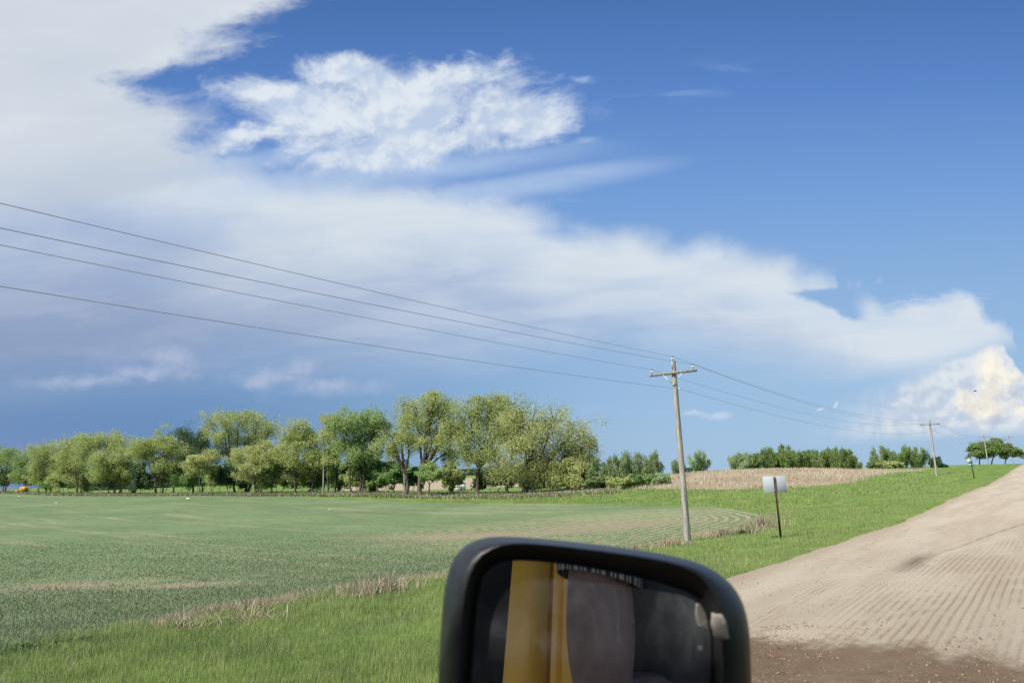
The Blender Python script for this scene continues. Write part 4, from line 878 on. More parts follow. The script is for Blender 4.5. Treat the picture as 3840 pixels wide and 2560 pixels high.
def make_pole(i, s, t, z0, H, lab, lean=0.0):
    b, up = pole_frame(s, t, z0, H, lean)
    root = empty('utility_pole', b, lab, 'utility pole', 'utility poles along the road')
    def P(h, a=0.0, f=0.0): return up*h + NX*a - UX*f
    def part(name, mat, fn, par=root, smooth=True):
        mb = MB(); fn(mb); o = mb.build(name, mat, smooth=smooth); o.parent = par; return o
    r0, r1 = .155, .115
    hh = np.linspace(-.4, H, 14)
    sh = part('pole_shaft', M_pole, lambda m: (m.tube([P(h) for h in hh], np.linspace(r0, r1, 14)*(1+.02*np.sin(hh*3)), 14)))
    ha = H-.62
    arm = part('crossarm', M_arm, lambda m: m.box(P(ha, 0, .165), 2.44, .10, .125, (NX, UX, up)), smooth=False)
    part('arm_bolt', M_dark, lambda m: m.tube([P(ha, 0, .20), P(ha, 0, .245)], .022, 6))
    for sg in (-1, 1):
        part('brace', M_galv, lambda m: m.box((P(ha-.05, sg*.50, .22)+P(ha-.56, sg*.02, .135))/2, np.linalg.norm(P(ha-.05, sg*.50, .22)-P(ha-.56, sg*.02, .135)), .008, .035,
             _frame(P(ha-.05, sg*.50, .22)-P(ha-.56, sg*.02, .135))), smooth=False)
    def insul(base, axis=up, sc=1.0):
        o = part('insulator', M_porc, lambda m: m.lathe(base, axis, [(.10*sc, .03), (.115*sc, .075*sc), (.14*sc, .08*sc), (.165*sc, .06*sc), (.18*sc, .045*sc)], 12))
        part('insulator_pin', M_dark, lambda m: m.tube([base-axis*.02, base+axis*.11*sc], .014, 6), par=o)
        part('insulator_top', M_dark, lambda m: m.lathe(base, axis, [(.178*sc, .046*sc), (.20*sc, .05*sc), (.235*sc, .045*sc), (.245*sc, .02)], 10), par=o)
        return base+axis*.225*sc
    A = [insul(P(ha+.06, 1.08, .165)), insul(P(H-.02, 0, .0)+0, up), insul(P(ha+.06, -1.08, .165))]
    part('pole_top_pin', M_galv, lambda m: m.box(P(H-.22, 0, .125), .05, .02, .42, (NX, UX, up)), smooth=False)
    nb = P(ha-.80, -.16, 0.0)
    part('neutral_bracket', M_dark, lambda m: (m.tube([P(ha-.84, .02), P(ha-.84, -.24)], .018, 6)))
    part('neutral_spool', M_porc, lambda m: m.lathe(P(ha-.85, -.22), up, [(0, .035), (.03, .045), (.06, .03), (.09, .045), (.12, .035)], 10))
    part('brace_clamp', M_galv, lambda m: m.box(P(ha-.56, 0, .15), .09, .05, .09, (NX, UX, up)), smooth=False)
    part('ground_wire', M_dark, lambda m: m.tube([P(h, -.02*math.sin(h*1.3), .0)+(-UX*.8-NX*.6)*(r0+(r1-r0)*(h+.4)/(H+.4)+.004) for h in np.linspace(.1, ha-.9, 20)], .006, 4))
    A.append(P(ha-.80, -.27))
    poles.append([b+a for a in A]); return root
def _frame(v):
    v = v/np.linalg.norm(v); y = np.cross([0, 0, 1.0], v); y /= np.linalg.norm(y); return v, y, np.cross(v, y)
PS_ = [(32.6, 14.5, (2580, 2035), (2520, 1352), 'nearest and tallest-looking utility pole, weathered wood, beside the field corner'),
       (119.0, 14.5, (3513, 1783), (3485, 1575), 'second utility pole along the road, left of the farther sign'),
       (211.0, 14.5, (3706, 1742), (3688, 1628), 'third utility pole, in front of the trees on the mound'),
       (300.0, 14.0, (3800, 1735), (3781, 1632), 'fourth utility pole, rising behind the right tree of the mound'),
       (400.0, 14.0, (3845, 1730), (3834, 1678), 'farthest utility pole, at the right edge of the picture')]
for i, (s, t, pb, pt, lab) in enumerate(PS_):
    # place along the photographed direction
    d = ray(*pt); 
    p0 = st(s, t)
    dist = p0[1]
    top = at_depth(pt[0]+(3 if i == 0 else 0), pt[1], dist)
    bot = at_depth(pb[0], pb[1], dist)
    x, y = bot[0], bot[1]
    sN, tN = STof(x, y)
    z0 = tz(x, y)
    H = top[2]-z0
    lean = -(top[0]-x)/H*.8
    make_pole(i, sN, tN, z0, H, lab, lean if abs(lean) < .05 else 0)
# virtual next pole behind the viewpoint carries the wires out of view
ends = [pp + (poles[0][0]*0) for pp in poles[0]]
back = [p - UX*92 + np.array([0, 0, .75]) - (p-p) for p in poles[0]]
WL = ['left overhead wire, on the insulator at the left end of the crossarms', 'top overhead wire, on the insulators at the pole tips', 'right overhead wire, on the insulator at the right end of the crossarms', 'lowest overhead wire, the neutral carried below the crossarms']
BK = [(0, 918), (0, 762), (0, 855), (0, 1073)]
for k in range(4):
    mb = MB()
    nodes = [None]+[poles[i][k] for i in range(len(poles))]
    # back span: parabola that passes where the wire leaves the photo
    p1 = poles[0][k]; L = 92.0; sag = 1.05
    d = ray(*BK[k]); # intersection of the ray with the vertical plane of the wire line
    dn = d@NX; tt_ = (p1@NX)/dn; hit = d*tt_+CAMP; sh = p1@UX-hit@UX; frac = sh/L
    ze = (hit[2]-p1[2]+4*sag*frac*(1-frac))/frac+p1[2]
    q = np.linspace(0, 1, 60)
    e = p1-UX*L; e = np.array([e[0], e[1], ze])
    pts = p1[None]*(1-q[:, None])+e[None]*q[:, None]; pts[:, 2] -= 4*sag*q*(1-q)
    full = [pts[::-1]]
    for i in range(len(poles)-1):
        a, b = poles[i][k], poles[i+1][k]; q = np.linspace(0, 1, 40)[1:]; L2 = np.linalg.norm(b-a)
        pp = a[None]*(1-q[:, None])+b[None]*q[:, None]; pp[:, 2] -= 4*(1.35*(L2/90)**2)*q*(1-q); full.append(pp)
    pts = np.vstack(full)
    r = np.full(len(pts), .009); mb.tube(pts, r, 5)
    o = mb.build('overhead_wire', M_wire, smooth=True, loc=poles[0][k]); tag(o, WL[k], 'wire', 'overhead wires')

# ------------------------------------------------------------------ road signs seen from behind
M_sign = simple('sign_aluminium', (0.37, 0.415, 0.435), (0.42, 0.465, 0.485), 14, .8, metal=0.0, spec=.15)
M_post = simple('rusty_sign_post', (0.050, 0.032, 0.024), (0.115, 0.062, 0.040), 10, .8, stretch=(1, 1, .3))
M_postg = simple('green_sign_post', (0.02, 0.045, 0.03), (0.035, 0.06, 0.04), 10, .7)
def u_post(mb, a, b, w, X_, Yn):
    """flanged U channel: web and two flanges"""
    up = (b-a)/np.linalg.norm(b-a); c = (a+b)/2; L = np.linalg.norm(b-a)
    mb.box(c, w*.5, .004, L, (X_, Yn, up)); 
    for sg in (-1, 1):
        mb.box(c+X_*sg*w*.27+Yn*.012, .004, .026, L, (X_, Yn, up)); mb.box(c+X_*sg*w*.40+Yn*.026, w*.22, .004, L, (X_, Yn, up))
Y_ = 27.8
bot = at_depth(2927, 2010, Y_); bot[2] = tz(bot[0], bot[1]); top = at_depth(2903, 1787, Y_)
root = empty('road_sign', bot, 'nearer road sign seen from behind, blank grey panel on a rusty post', 'sign', 'road signs seen from behind')
X_ = np.array([math.cos(-.10), math.sin(-.10), 0]); Yn = np.array([X_[1], -X_[0], 0])  # towards us
upv = top-bot; upv /= np.linalg.norm(upv); X_ = X_-upv*(X_@upv); X_ /= np.linalg.norm(X_); Yn = np.cross(X_, upv)
mb = MB(); u_post(mb, -upv*.4, top-bot, .085, X_, Yn); o = mb.build('post', M_post); o.parent = root
pw = 82/FPX*Y_*1.0; ph = 58/FPX*Y_*1.02
pc = at_depth(2905.5, 1815, Y_)-bot - Yn*.012
bm_ = MB(); bm_.box(pc, pw, .003, ph, (X_, Yn, upv)); o = bm_.build('panel', M_sign); o.parent = root
md = o.modifiers.new('b', 'BEVEL'); md.width = .0012; md.segments = 1
for hz_ in (.36, -.36):
    mb = MB(); mb.lathe(pc+upv*ph*hz_+Yn*.0, Yn, [(0, .012), (.03, .012), (.03, .001)], 6); o = mb.build('bolt', M_galv); o.parent = root
for h_ in np.arange(.15, 1.2, .12):
    mb = MB(); mb.lathe(upv*h_+Yn*.002, Yn, [(0, .005), (.002, .005), (.002, .0005)], 6); o = mb.build('post_hole', M_dark); o.parent = root
# farther sign
Y_ = 88.0
bot = at_depth(3653, 1792, Y_); bot[2] = tz(bot[0], bot[1]); top = at_depth(3638, 1717, Y_)
root = empty('road_sign', bot, 'farther road sign up the hill with two pale stacked panels on a dark green post', 'sign', 'road signs seen from behind')
upv = top-bot; upv /= np.linalg.norm(upv)
X2 = np.array([math.cos(-.2), math.sin(-.2), 0]); X2 = X2-upv*(X2@upv); X2 /= np.linalg.norm(X2); Y2 = np.cross(X2, upv)
mb = MB(); u_post(mb, -upv*.4, top-bot, .11, X2, Y2); o = mb.build('post', M_postg); o.parent = root
for (px, py, w_, h_) in ((3637, 1728, 17, 17), (3644, 1741, 18, 11)):
    c = at_depth(px, py, Y_)-bot-Y2*.02; bm_ = MB(); bm_.box(c, w_/FPX*Y_, .004, h_/FPX*Y_*.96, (X2, Y2, upv)); o = bm_.build('panel', M_sign); o.parent = root

# ------------------------------------------------------------------ shed, machine, litter, bird
def place(px, Y_): p = at_depth(px, 1850, Y_); return np.array([p[0], Y_, tz(p[0], Y_)])
M_white = simple('white_paint', (0.70, 0.70, 0.68), (0.80, 0.80, 0.78), 2, .7)
M_roof = simple('grey_roof', (0.16, 0.16, 0.17), (0.24, 0.24, 0.25), 3, .7)
p = at_depth(1725, 1832, 135.0)
root = empty('shed', (p[0], 135, p[2]-.3), 'tiny white gabled shed seen through the gap left of the hooked willow', 'shed')
w_, l_, h_ = 1.9, 2.2, 1.2
mb = MB(); mb.box((0, 0, h_/2), w_, l_, h_); o = mb.build('wall', M_white); o.parent = root
mb = MB()
mb.add([(-w_/2, -l_/2, h_), (w_/2, -l_/2, h_), (0, -l_/2, h_+.55), (0, -l_/2, h_+.55), (-w_/2, l_/2, h_), (w_/2, l_/2, h_), (0, l_/2, h_+.55), (0, l_/2, h_+.55)], [[0, 1, 2, 3], [4, 7, 6, 5]]); o = mb.build('gable', M_white); o.parent = root
for sg in (-1, 1):
    a = math.atan2(.55, w_/2); ax = (np.array([math.cos(a), 0, -sg*math.sin(a)]), np.array([0, 1.0, 0]), np.array([sg*math.sin(a), 0, math.cos(a)]))
    mb = MB(); mb.box((sg*w_/4, 0, h_+.30), w_/2/math.cos(a)+.25, l_+.3, .05, ax); o = mb.build('roof_panel', M_white if sg < 0 else M_roof); o.parent = root
mb = MB(); mb.box((.2, -l_/2-.02, .45), .5, .04, .85); o = mb.build('door', M_roof); o.parent = root
# yellow machine under the leftmost trees: rounded tail, dark tyres
M_yel = simple('faded_orange_paint', (0.62, 0.32, 0.04), (0.75, 0.44, 0.08), 3, .5)
M_tyre = simple('tyre_rubber', (0.02, 0.02, 0.02), (0.04, 0.038, 0.035), 8, .9)
Ym = tlY(92, -1.5); b = place(90, Ym)
root = empty('farm_machine', b, 'old yellow-orange round-ended machine half hidden under the leftmost trees', 'farm machine')
mb = MB(); mb.lathe((0, -1.0, 1.15), (0, 1, 0), [(-.25, .02), (-.22, .35), (-.10, .68), (0.05, .88), (.5, .95), (1.8, .95), (2.0, .8), (2.05, .02)], 20); o = mb.build('tank', M_yel, smooth=True); o.parent = root
mb = MB(); mb.lathe((.08, -1.28, 1.1), (0, 1, 0), [(0, .38), (-.05, .42), (-.10, .36), (-.08, .30)], 16); o = mb.build('hatch_ring', simple('brown_rust', (.16, .08, .03), (.25, .13, .05), 4), smooth=True); o.parent = root
mb = MB(); mb.box((-.55, -.9, 1.95), .55, .5, .22); o = mb.build('cover_plate', M_white); o.parent = root
mb = MB(); mb.box((-1.9, .2, .75), 2.6, 1.2, .35); mb.box((-2.3, -.2, .45), .5, .3, .6); o = mb.build('frame', M_dark); o.parent = root
mb = MB(); mb.box((-2.2, -.55, .62), .45, .1, .8); o = mb.build('guard', M_yel); o.parent = root
for x_ in (-.95, 1.02):
    mb = MB(); mb.lathe((x_-.13, -.4, .55), (1, 0, 0), [(0, .25), (0, .5), (.05, .56), (.21, .56), (.26, .5), (.26, .25)], 18); w = mb.build('wheel', M_tyre, smooth=True); w.parent = root
    mb = MB(); mb.lathe((x_-.10, -.4, .55), (1, 0, 0), [(0, .02), (0.02, .26), (.18, .26), (.2, .02)], 12); o = mb.build('hub', M_galv); o.parent = w
root.scale = (.72, .72, .72)
# white litter on the crop
for i, (px, py, sz, lab) in enumerate(((70, 1862, .16, 'white scrap of litter nearest the left edge, on the far side of the field'), (703, 1872, .26, 'largest white scrap of litter, below the small bright yellow tree'), (210, 1887, .14, 'white scrap of litter on the crop below the narrow V of stems'), (1075, 1857, .18, 'white scrap of litter below the medium willow'), (1235, 1912, .12, 'pale scrap of litter right of the others, out on the crop'))):
    d = ray(px, py); # march to the ground
    q = CAMP.copy(); 
    for k_ in range(4000):
        q = q+d*.05
        if q[2] < tz(q[0], q[1]): break
    rng = np.random.RandomState(i); mb = MB(); nx_ = 5
    g = np.linspace(-1, 1, nx_); gx_, gy_ = np.meshgrid(g, g); z_ = (.5+.6*rng.rand(nx_, nx_))*(1-.5*(gx_**2+gy_**2)/2)
    Vv = np.stack([gx_*sz, gy_*sz, z_*sz], -1).reshape(-1, 3); ii = np.arange(25).reshape(5, 5); Fv = np.stack([ii[:-1, :-1], ii[:-1, 1:], ii[1:, 1:], ii[1:, :-1]], -1).reshape(-1, 4)
    o = mesh_np('litter_scrap', Vv, Fv, M_white); o.location = (q[0], q[1], tz(q[0], q[1])+.02); tag(o, lab, 'litter', 'white scraps of litter on the field')
# bird in front of the bright cloud
pb = at_depth(3657, 1467, 60.0)
root = empty('bird', pb, 'tiny dark bird flying in front of the bright towering cloud', 'bird')
mb = MB(); mb.lathe((-.11, 0, 0), (1, 0, .15), [(-.09, .004), (-.05, .012), (0, .022), (.08, .032), (.15, .028), (.19, .02), (.22, .018), (.25, .004)], 10); o = mb.build('body', M_dark, smooth=True); o.parent = root
for sg in (-1, 1):
    mb = MB(); mb.add([(-.05, 0, .02), (.06, 0, .02), (.07, sg*.10, .09), (-.03, sg*.11, .09), (.03, sg*.22, .07), (-.02, sg*.21, .07), (-.05, 0, .012), (.06, 0, .012), (.07, sg*.10, .084), (-.03, sg*.11, .084)], [[0, 1, 2, 3], [3, 2, 4, 5], [6, 9, 8, 7]]); o = mb.build('wing', M_dark); o.parent = root
# flattened twigs: bare weed skeletons on the edge near the mirror
# ------------------------------------------------------------------ side mirror
M_house = simple('black_moulded_plastic', (0.010, 0.011, 0.013), (0.018, 0.019, 0.021), 60, .42, .10, spec=.40)
M_rim = simple('matt_black_rubber', (0.006, 0.006, 0.007), (0.012, 0.012, 0.013), 30, .6)
YM = 0.60
ac = ray(2240, 2560); ah = np.array([ac[0], ac[1], 0]); ah /= np.linalg.norm(ah)
MN = -ah+math.tan(math.radians(9.0))*np.array([1.0, 0, 0]); MN /= np.linalg.norm(MN)
MC = CAMP+ray(2240, 2560)*YM/ray(2240, 2560)[1]
MXv = np.cross([0, 0, 1.0], -MN); MXv = np.cross(-MN, [0, 0, 1.0]); MXv /= np.linalg.norm(MXv)
if MXv[0] < 0: MXv = -MXv
MZv = np.array([0, 0, 1.0])
def to_plane(px, py, off=0.0):
    """hit of a sight line with the mirror plane pushed back by off -> local (x,z)"""
    d = ray(px, py); O = MC-MN*off; k_ = ((O-CAMP)@MN)/(d@MN); p = CAMP+d*k_-O; return np.array([p@MXv, p@MZv])
OUT = [(1615, 3300), (1632, 2800), (1648, 2450), (1662, 2250), (1680, 2150), (1712, 2078), (1765, 2035), (1850, 2014), (2000, 2019), (2200, 2038), (2400, 2063), (2560, 2092), (2660, 2128), (2738, 2185), (2785, 2258), (2808, 2350), (2816, 2480), (2822, 2800), (2815, 3300), (2780, 3420), (2680, 3480), (1760, 3460), (1660, 3400)]
LIP = [(1690, 3290), (1712, 2800), (1726, 2450), (1738, 2270), (1757, 2170), (1795, 2095), (1850, 2055), (1920, 2038), (2040, 2042), (2200, 2060), (2400, 2088), (2530, 2115), (2610, 2150), (2665, 2205), (2695, 2280), (2708, 2380), (2713, 2500), (2716, 2800), (2710, 3290), (2680, 3370), (2600, 3410), (1800, 3400), (1720, 3350)]
GLS = [(1725, 3270), (1745, 2800), (1765, 2500), (1782, 2290), (1802, 2170), (1840, 2115), (1900, 2094), (1960, 2091), (2060, 2099), (2200, 2118), (2400, 2158), (2530, 2195), (2590, 2222), (2635, 2262), (2658, 2320), (2664, 2400), (2665, 2500), (2666, 2800), (2662, 3270), (2640, 3340), (2580, 3370), (1820, 3360), (1750, 3330)]
NA = 120
def resamp(poly, off=0.0):
    P = np.array([to_plane(a, b, off) for a, b in poly]); c = np.array([0.0, -.05])
    # closed Catmull-Rom through the outline, then sampled by angle
    n = len(P); dense = []
    for i in range(n):
        p0, p1, p2, p3 = P[i-1], P[i], P[(i+1) % n], P[(i+2) % n]
        for t_ in np.linspace(0, 1, 12, endpoint=False):
            dense.append(.5*((2*p1)+(-p0+p2)*t_+(2*p0-5*p1+4*p2-p3)*t_**2+(-p0+3*p1-3*p2+p3)*t_**3))
    D_ = np.array(dense)-c; an = np.arctan2(D_[:, 1], D_[:, 0]); r_ = np.hypot(D_[:, 0], D_[:, 1]); o_ = np.argsort(an)
    A2 = np.linspace(-math.pi, math.pi, NA, endpoint=False); rr_ = np.interp(A2, an[o_], r_[o_], period=2*math.pi)
    return np.stack([np.cos(A2)*rr_, np.sin(A2)*rr_], 1)+c
def ring3(xy, off): return MC[None]-MN[None]*off+MXv[None]*xy[:, :1]+MZv[None]*xy[:, 1:]
def loft(name, rings, mat, parent, cap=False, smooth=True):
    V = np.vstack(rings); k_ = len(rings); F = [[i*NA+j, i*NA+(j+1) % NA, (i+1)*NA+(j+1) % NA, (i+1)*NA+j] for i in range(k_-1) for j in range(NA)]
    o = mesh_np(name, V-MC, F, mat, smooth=smooth); o.parent = parent; return o
mirror = empty('side_mirror', MC, 'black vehicle side mirror in the foreground reflecting a yellow cab pillar and an arm', 'mirror')
Oo = resamp(OUT, .035); Ll = resamp(LIP, 0.0); Gg = resamp(GLS, .016); cc = np.array([[0, -.05]])
mid = (Oo*.55+Ll*.45)
sq = lambda xy, f: cc+(xy-cc)*f
rings = [ring3(sq(Oo, .35), .135), ring3(sq(Oo, .7), .125), ring3(sq(Oo, .88), .105), ring3(sq(Oo, .965), .075), ring3(sq(Oo, .995), .05), ring3(Oo, .035)]
for f, off in ((.82, .020), (.6, .010), (.35, .003), (.15, .0003), (0.0, 0.0)): rings.append(ring3(Oo*f+Ll*(1-f), off))
loft('housing', rings, M_house, mirror)
loft('inner_recess', [ring3(Ll, 0.0005), ring3(Ll*.9+Gg*.1, .006), ring3(Ll*.35+Gg*.65, .014), ring3(Gg, .016)], M_rim, mirror)
loft('glass_gasket', [ring3(sq(Gg, 1.0), .0155), ring3(sq(Gg, .993), .0125), ring3(sq(Gg, .986), .0150)], M_rim, mirror)
mt, t, b_ = new_mat('dusty_mirror_glass')
t.n.remove(b_); P = t.n.new('ShaderNodeTexCoord').outputs['Object']
gl = t.n.new('ShaderNodeBsdfGlossy'); gl.inputs['Roughness'].default_value = 0.0; gl.inputs['Color'].default_value = (.92, .92, .90, 1)
df = t.n.new('ShaderNodeBsdfDiffuse'); df.inputs['Color'].default_value = (.46, .49, .52, 1)
sp = t.n.new('ShaderNodeTexVoronoi'); sp.inputs['Scale'].default_value = 95; t.l.new(t.vm('ADD', P, t.vm('SCALE', t.noise(P, 60, 3, color=True), scale=.012)), sp.inputs['Vector'])
sz_ = t.ss(t.sep(sp.outputs['Color'])[0], .80, 1.0, 0, .30)
dots = t.math('LESS_THAN', sp.outputs['Distance'], sz_)
film = t.ss(t.noise(t.map(P, scl=(1.4, 1, .8)), 16, 7, .68, .8), .40, .78, .020, .15)
film2 = t.ss(t.noise(t.map(P, scl=(4, 1, .7)), 40, 6, .7), .56, .78, 0, .08)
dust = t.math('ADD', t.math('ADD', film, film2), t.math('MULTIPLY', dots, .16), clamp=True)
mx = t.n.new('ShaderNodeMixShader'); t.l.new(dust, mx.inputs[0]); t.l.new(gl.outputs[0], mx.inputs[1]); t.l.new(df.outputs[0], mx.inputs[2]); t.l.new(mx.outputs[0], t.n['Material Output'].inputs[0])
gr = ring3(Gg, .016)-MC; me = bpy.data.meshes.new('mirror_glass'); me.from_pydata([tuple(v) for v in gr], [], [tuple(range(NA))]); me.materials.append(mt)
# thin solid pane
o = bpy.data.objects.new('mirror_glass', me); col.objects.link(o); o.parent = mirror
nrm = np.array(me.polygons[0].normal)
if nrm@MN < 0: me.flip_normals()
back_ = ring3(sq(Gg, .98), .03)-MC; loft('glass_backing', [ring3(Gg, .0162), ring3(sq(Gg, .98), .03), ring3(sq(Gg, .01), .031)], M_rim, mirror)
# strip of pale tape stuck on the edge of the recess
mb = MB(); tp = [to_plane(2655, 2292, .004), to_plane(2698, 2300, .004), to_plane(2722, 2385, .004), to_plane(2665, 2370, .004)]
c2 = sum(tp)/4; gridn = 7; Vt = []
r_ = np.random.RandomState(3)
for i in range(gridn):
    for j in range(gridn):
        a_, b2 = i/(gridn-1), j/(gridn-1); q_ = (tp[0]*(1-a_)+tp[1]*a_)*(1-b2)+(tp[3]*(1-a_)+tp[2]*a_)*b2
        q_ = q_+r_.randn(2)*.0004; Vt.append(-MN*(-.002-.0022*math.sin(a_*3.1)*math.sin(b2*3.1)-r_.rand()*.0005)+MXv*q_[0]+MZv*q_[1])
Vt = np.array(Vt); ii = np.arange(gridn*gridn).reshape(gridn, gridn); Ft = np.stack([ii[:-1, :-1], ii[1:, :-1], ii[1:, 1:], ii[:-1, 1:]], -1).reshape(-1, 4)
o = mesh_np('tape_scrap', Vt, Ft, simple('dirty_pale_tape', (.42, .36, .27), (.62, .57, .48), 160, .8, .4), smooth=True); o.parent = mirror
so = o.modifiers.new('s', 'SOLIDIFY'); so.thickness = .0022; so.offset = -1
# mounting arm below the frame
mb = MB(); a_ = MC-MN*.10+np.array([0.0, 0, -.18]); mb.tube([a_+[0, 0, .25], a_, a_+MXv*.08+[0, .02, -.18], a_+MXv*.25+[0, 0, -.25], a_+MXv*.42+[0, 0, -.25]], .012, 10); o = mb.build('mounting_arm', M_rim, smooth=True); o.data.transform(Matrix.Translation(Vector(-MC))); o.parent = mirror

# ------------------------------------------------------------------ cab and person reflected in the mirror
MP = MC-MN*.016
def refl(px, py, dist):
    """real place of something whose mirror image appears at photo pixel px,py at optical distance dist"""
    d = ray(px, py); d = d/np.linalg.norm(d); v = CAMP+d*dist; return v-2*((v-MP)@MN)*MN
M_yellow = simple('yellow_machine_paint', (0.92, 0.47, 0.05), (0.95, 0.50, 0.06), 2, .35, spec=.5, coat=.3)
M_int = simple('dark_cab_lining', (0.018, 0.020, 0.022), (0.030, 0.032, 0.034), 14, .85)
M_seam = simple('ochre_seam', (0.58, 0.28, 0.03), (0.64, 0.31, 0.035), 4, .5)
MOX = mirror
ref0 = refl(2050, 2300, 1.75)
cab = empty('vehicle_cab', (ref0[0], ref0[1], .6), 'yellow cab of the work vehicle beside the camera, seen only in the side mirror', 'vehicle cab')
def slab(name, cpx, mat, thick, back=1):
    """four photo corners (px,py,dist) -> slab with thickness away from the mirror"""
    Q = np.array([refl(*c) for c in cpx]); n_ = np.cross(Q[1]-Q[0], Q[3]-Q[0]); n_ /= np.linalg.norm(n_)
    if n_@(MC-Q[0]) > 0: n_ = -n_
    V = np.vstack([Q, Q+n_*thick])-np.array(cab.location); mb = MB(); mb.add(V, [[0, 1, 2, 3], [7, 6, 5, 4], [0, 4, 5, 1], [1, 5, 6, 2], [2, 6, 7, 3], [3, 7, 4, 0]])
    o = mb.build(name, mat); o.parent = cab; return o
DP = 1.75
slab('pillar_panel', [(1944, 1840, DP), (2072, 1840, DP), (2026, 3150, DP), (1836, 3150, DP)], M_yellow, .06)
slab('pillar_groove', [(2070, 1840, DP+.02), (2088, 1840, DP+.02), (2043, 3150, DP+.02), (2024, 3150, DP+.02)], M_seam, .05)
slab('door_edge', [(2087, 1840, DP), (2126, 1840, DP), (2089, 3150, DP), (2042, 3150, DP)], M_yellow, .06)
slab('door_return', [(2124, 1840, DP-.012), (2290, 1840, DP-.012), (2260, 3150, DP-.012), (2088, 3150, DP-.012)], M_yellow, .06)
slab('side_window', [(1400, 1700, DP+.25), (1950, 1700, DP+.25), (1840, 3400, DP+.25), (1200, 3400, DP+.25)], M_int, .03)
slab('cab_lining', [(2200, 1600, DP+.35), (3300, 1600, DP+.35), (3300, 3500, DP+.35), (2200, 3500, DP+.35)], M_int, .03)
Q_ = np.array([.25, -1.25, 3.90])-np.array(cab.location); mb = MB(); mb.box(Q_, 3.4, 2.5, .06); o = mb.build('shade_roof', M_yellow); o.parent = cab  # unseen slab added overhead to keep the sun off arm and pillar
mb = MB(); mb.box(Q_-[0, 0, .045], 3.3, 2.4, .02); o = mb.build('shade_roof_lining', M_int); o.parent = cab  # dark underside of the added shading slab
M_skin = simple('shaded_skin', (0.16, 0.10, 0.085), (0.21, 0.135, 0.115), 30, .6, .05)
M_shirt = simple('shade_dark_shirt_cloth', (0.020, 0.022, 0.028), (0.03, 0.032, 0.04), 30, .9, .2)  # cloth coloured near black so the torso sinks into cab shade
M_hair = simple('brown_hair', (0.05, 0.032, 0.022), (0.09, 0.06, 0.04), 40, .7, .5)
# striped sleeve cuff
mts, ts, bs_ = new_mat('striped_sleeve')
Pz = ts.n.new('ShaderNodeTexCoord').outputs['Object']
E1 = refl(2245, 2120, 1.22); E2 = refl(2262, 2620, 1.22)    # upper arm, hem and near the elbow
dn_ = (E2-E1)/np.linalg.norm(E2-E1)
SH_ = E1-dn_*.13; ELB = E1+dn_*.20
side = np.array([1.0, 0, 0])*.95+np.array([0, -.30, 0]); side /= np.linalg.norm(side)
chest = SH_+side*.17+np.array([0, -.04, -.10]); neck = SH_+side*.20+np.array([0, -.05, .06]); head = neck+np.array([-.02, .0, .10])
pelv = chest+np.array([0.0, -.08, -.42]); SHR = SH_+side*.40+np.array([0, -.03, 0]); ELR = SHR+np.array([.05, .02, -.27]); 
HL = ELB+np.array([.17, -.08, -.02])
joints = {'pelvis': (pelv, .15, .13), 'belly': ((pelv+chest)/2, .15, .12), 'chest': (chest, .16, .12), 'neck': (neck, .06, .06), 'jaw': (neck+[-.02, .03, .07], .065, .075), 'head': (head+[0, 0, .08], .078, .09), 'crown': (head+[0, 0, .14], .05, .06),
 'shL': (SH_+side*.02, .062, .062), 'upL': (E1, .050, .050), 'midL': (E1+dn_*.11, .063, .063), 'elL': (ELB, .050, .050), 'foreL': ((ELB+HL)/2, .042, .042), 'wrL': (HL, .028, .026),
 'shR': (SHR, .062, .062), 'elR': (ELR, .045, .045), 'wrR': (ELR+[-.16, .12, .06], .028, .026),
 'hipL': (pelv-side*.09+[0, .02, -.04], .09, .09), 'kneeL': (pelv-side*.12+[.22, .32, -.05], .06, .06), 'footL': (pelv-side*.10+[.28, .38, -.46], .045, .045),
 'hipR': (pelv+side*.09+[0, .02, -.04], .09, .09), 'kneeR': (pelv+side*.10+[.30, .28, -.05], .06, .06), 'footR': (pelv+side*.12+[.36, .34, -.46], .045, .045)}
bonesl = [('pelvis', 'belly'), ('belly', 'chest'), ('chest', 'neck'), ('neck', 'jaw'), ('jaw', 'head'), ('head', 'crown'), ('chest', 'shL'), ('shL', 'upL'), ('upL', 'midL'), ('midL', 'elL'), ('elL', 'foreL'), ('foreL', 'wrL'), ('chest', 'shR'), ('shR', 'elR'), ('elR', 'wrR'),
          ('pelvis', 'hipL'), ('hipL', 'kneeL'), ('kneeL', 'footL'), ('pelvis', 'hipR'), ('hipR', 'kneeR'), ('kneeR', 'footR')]
names = list(joints)
V_ = [joints[k][0] for k in names]; Ed = [(names.index(a), names.index(b)) for a, b in bonesl]; RAD = [joints[k][1:] for k in names]
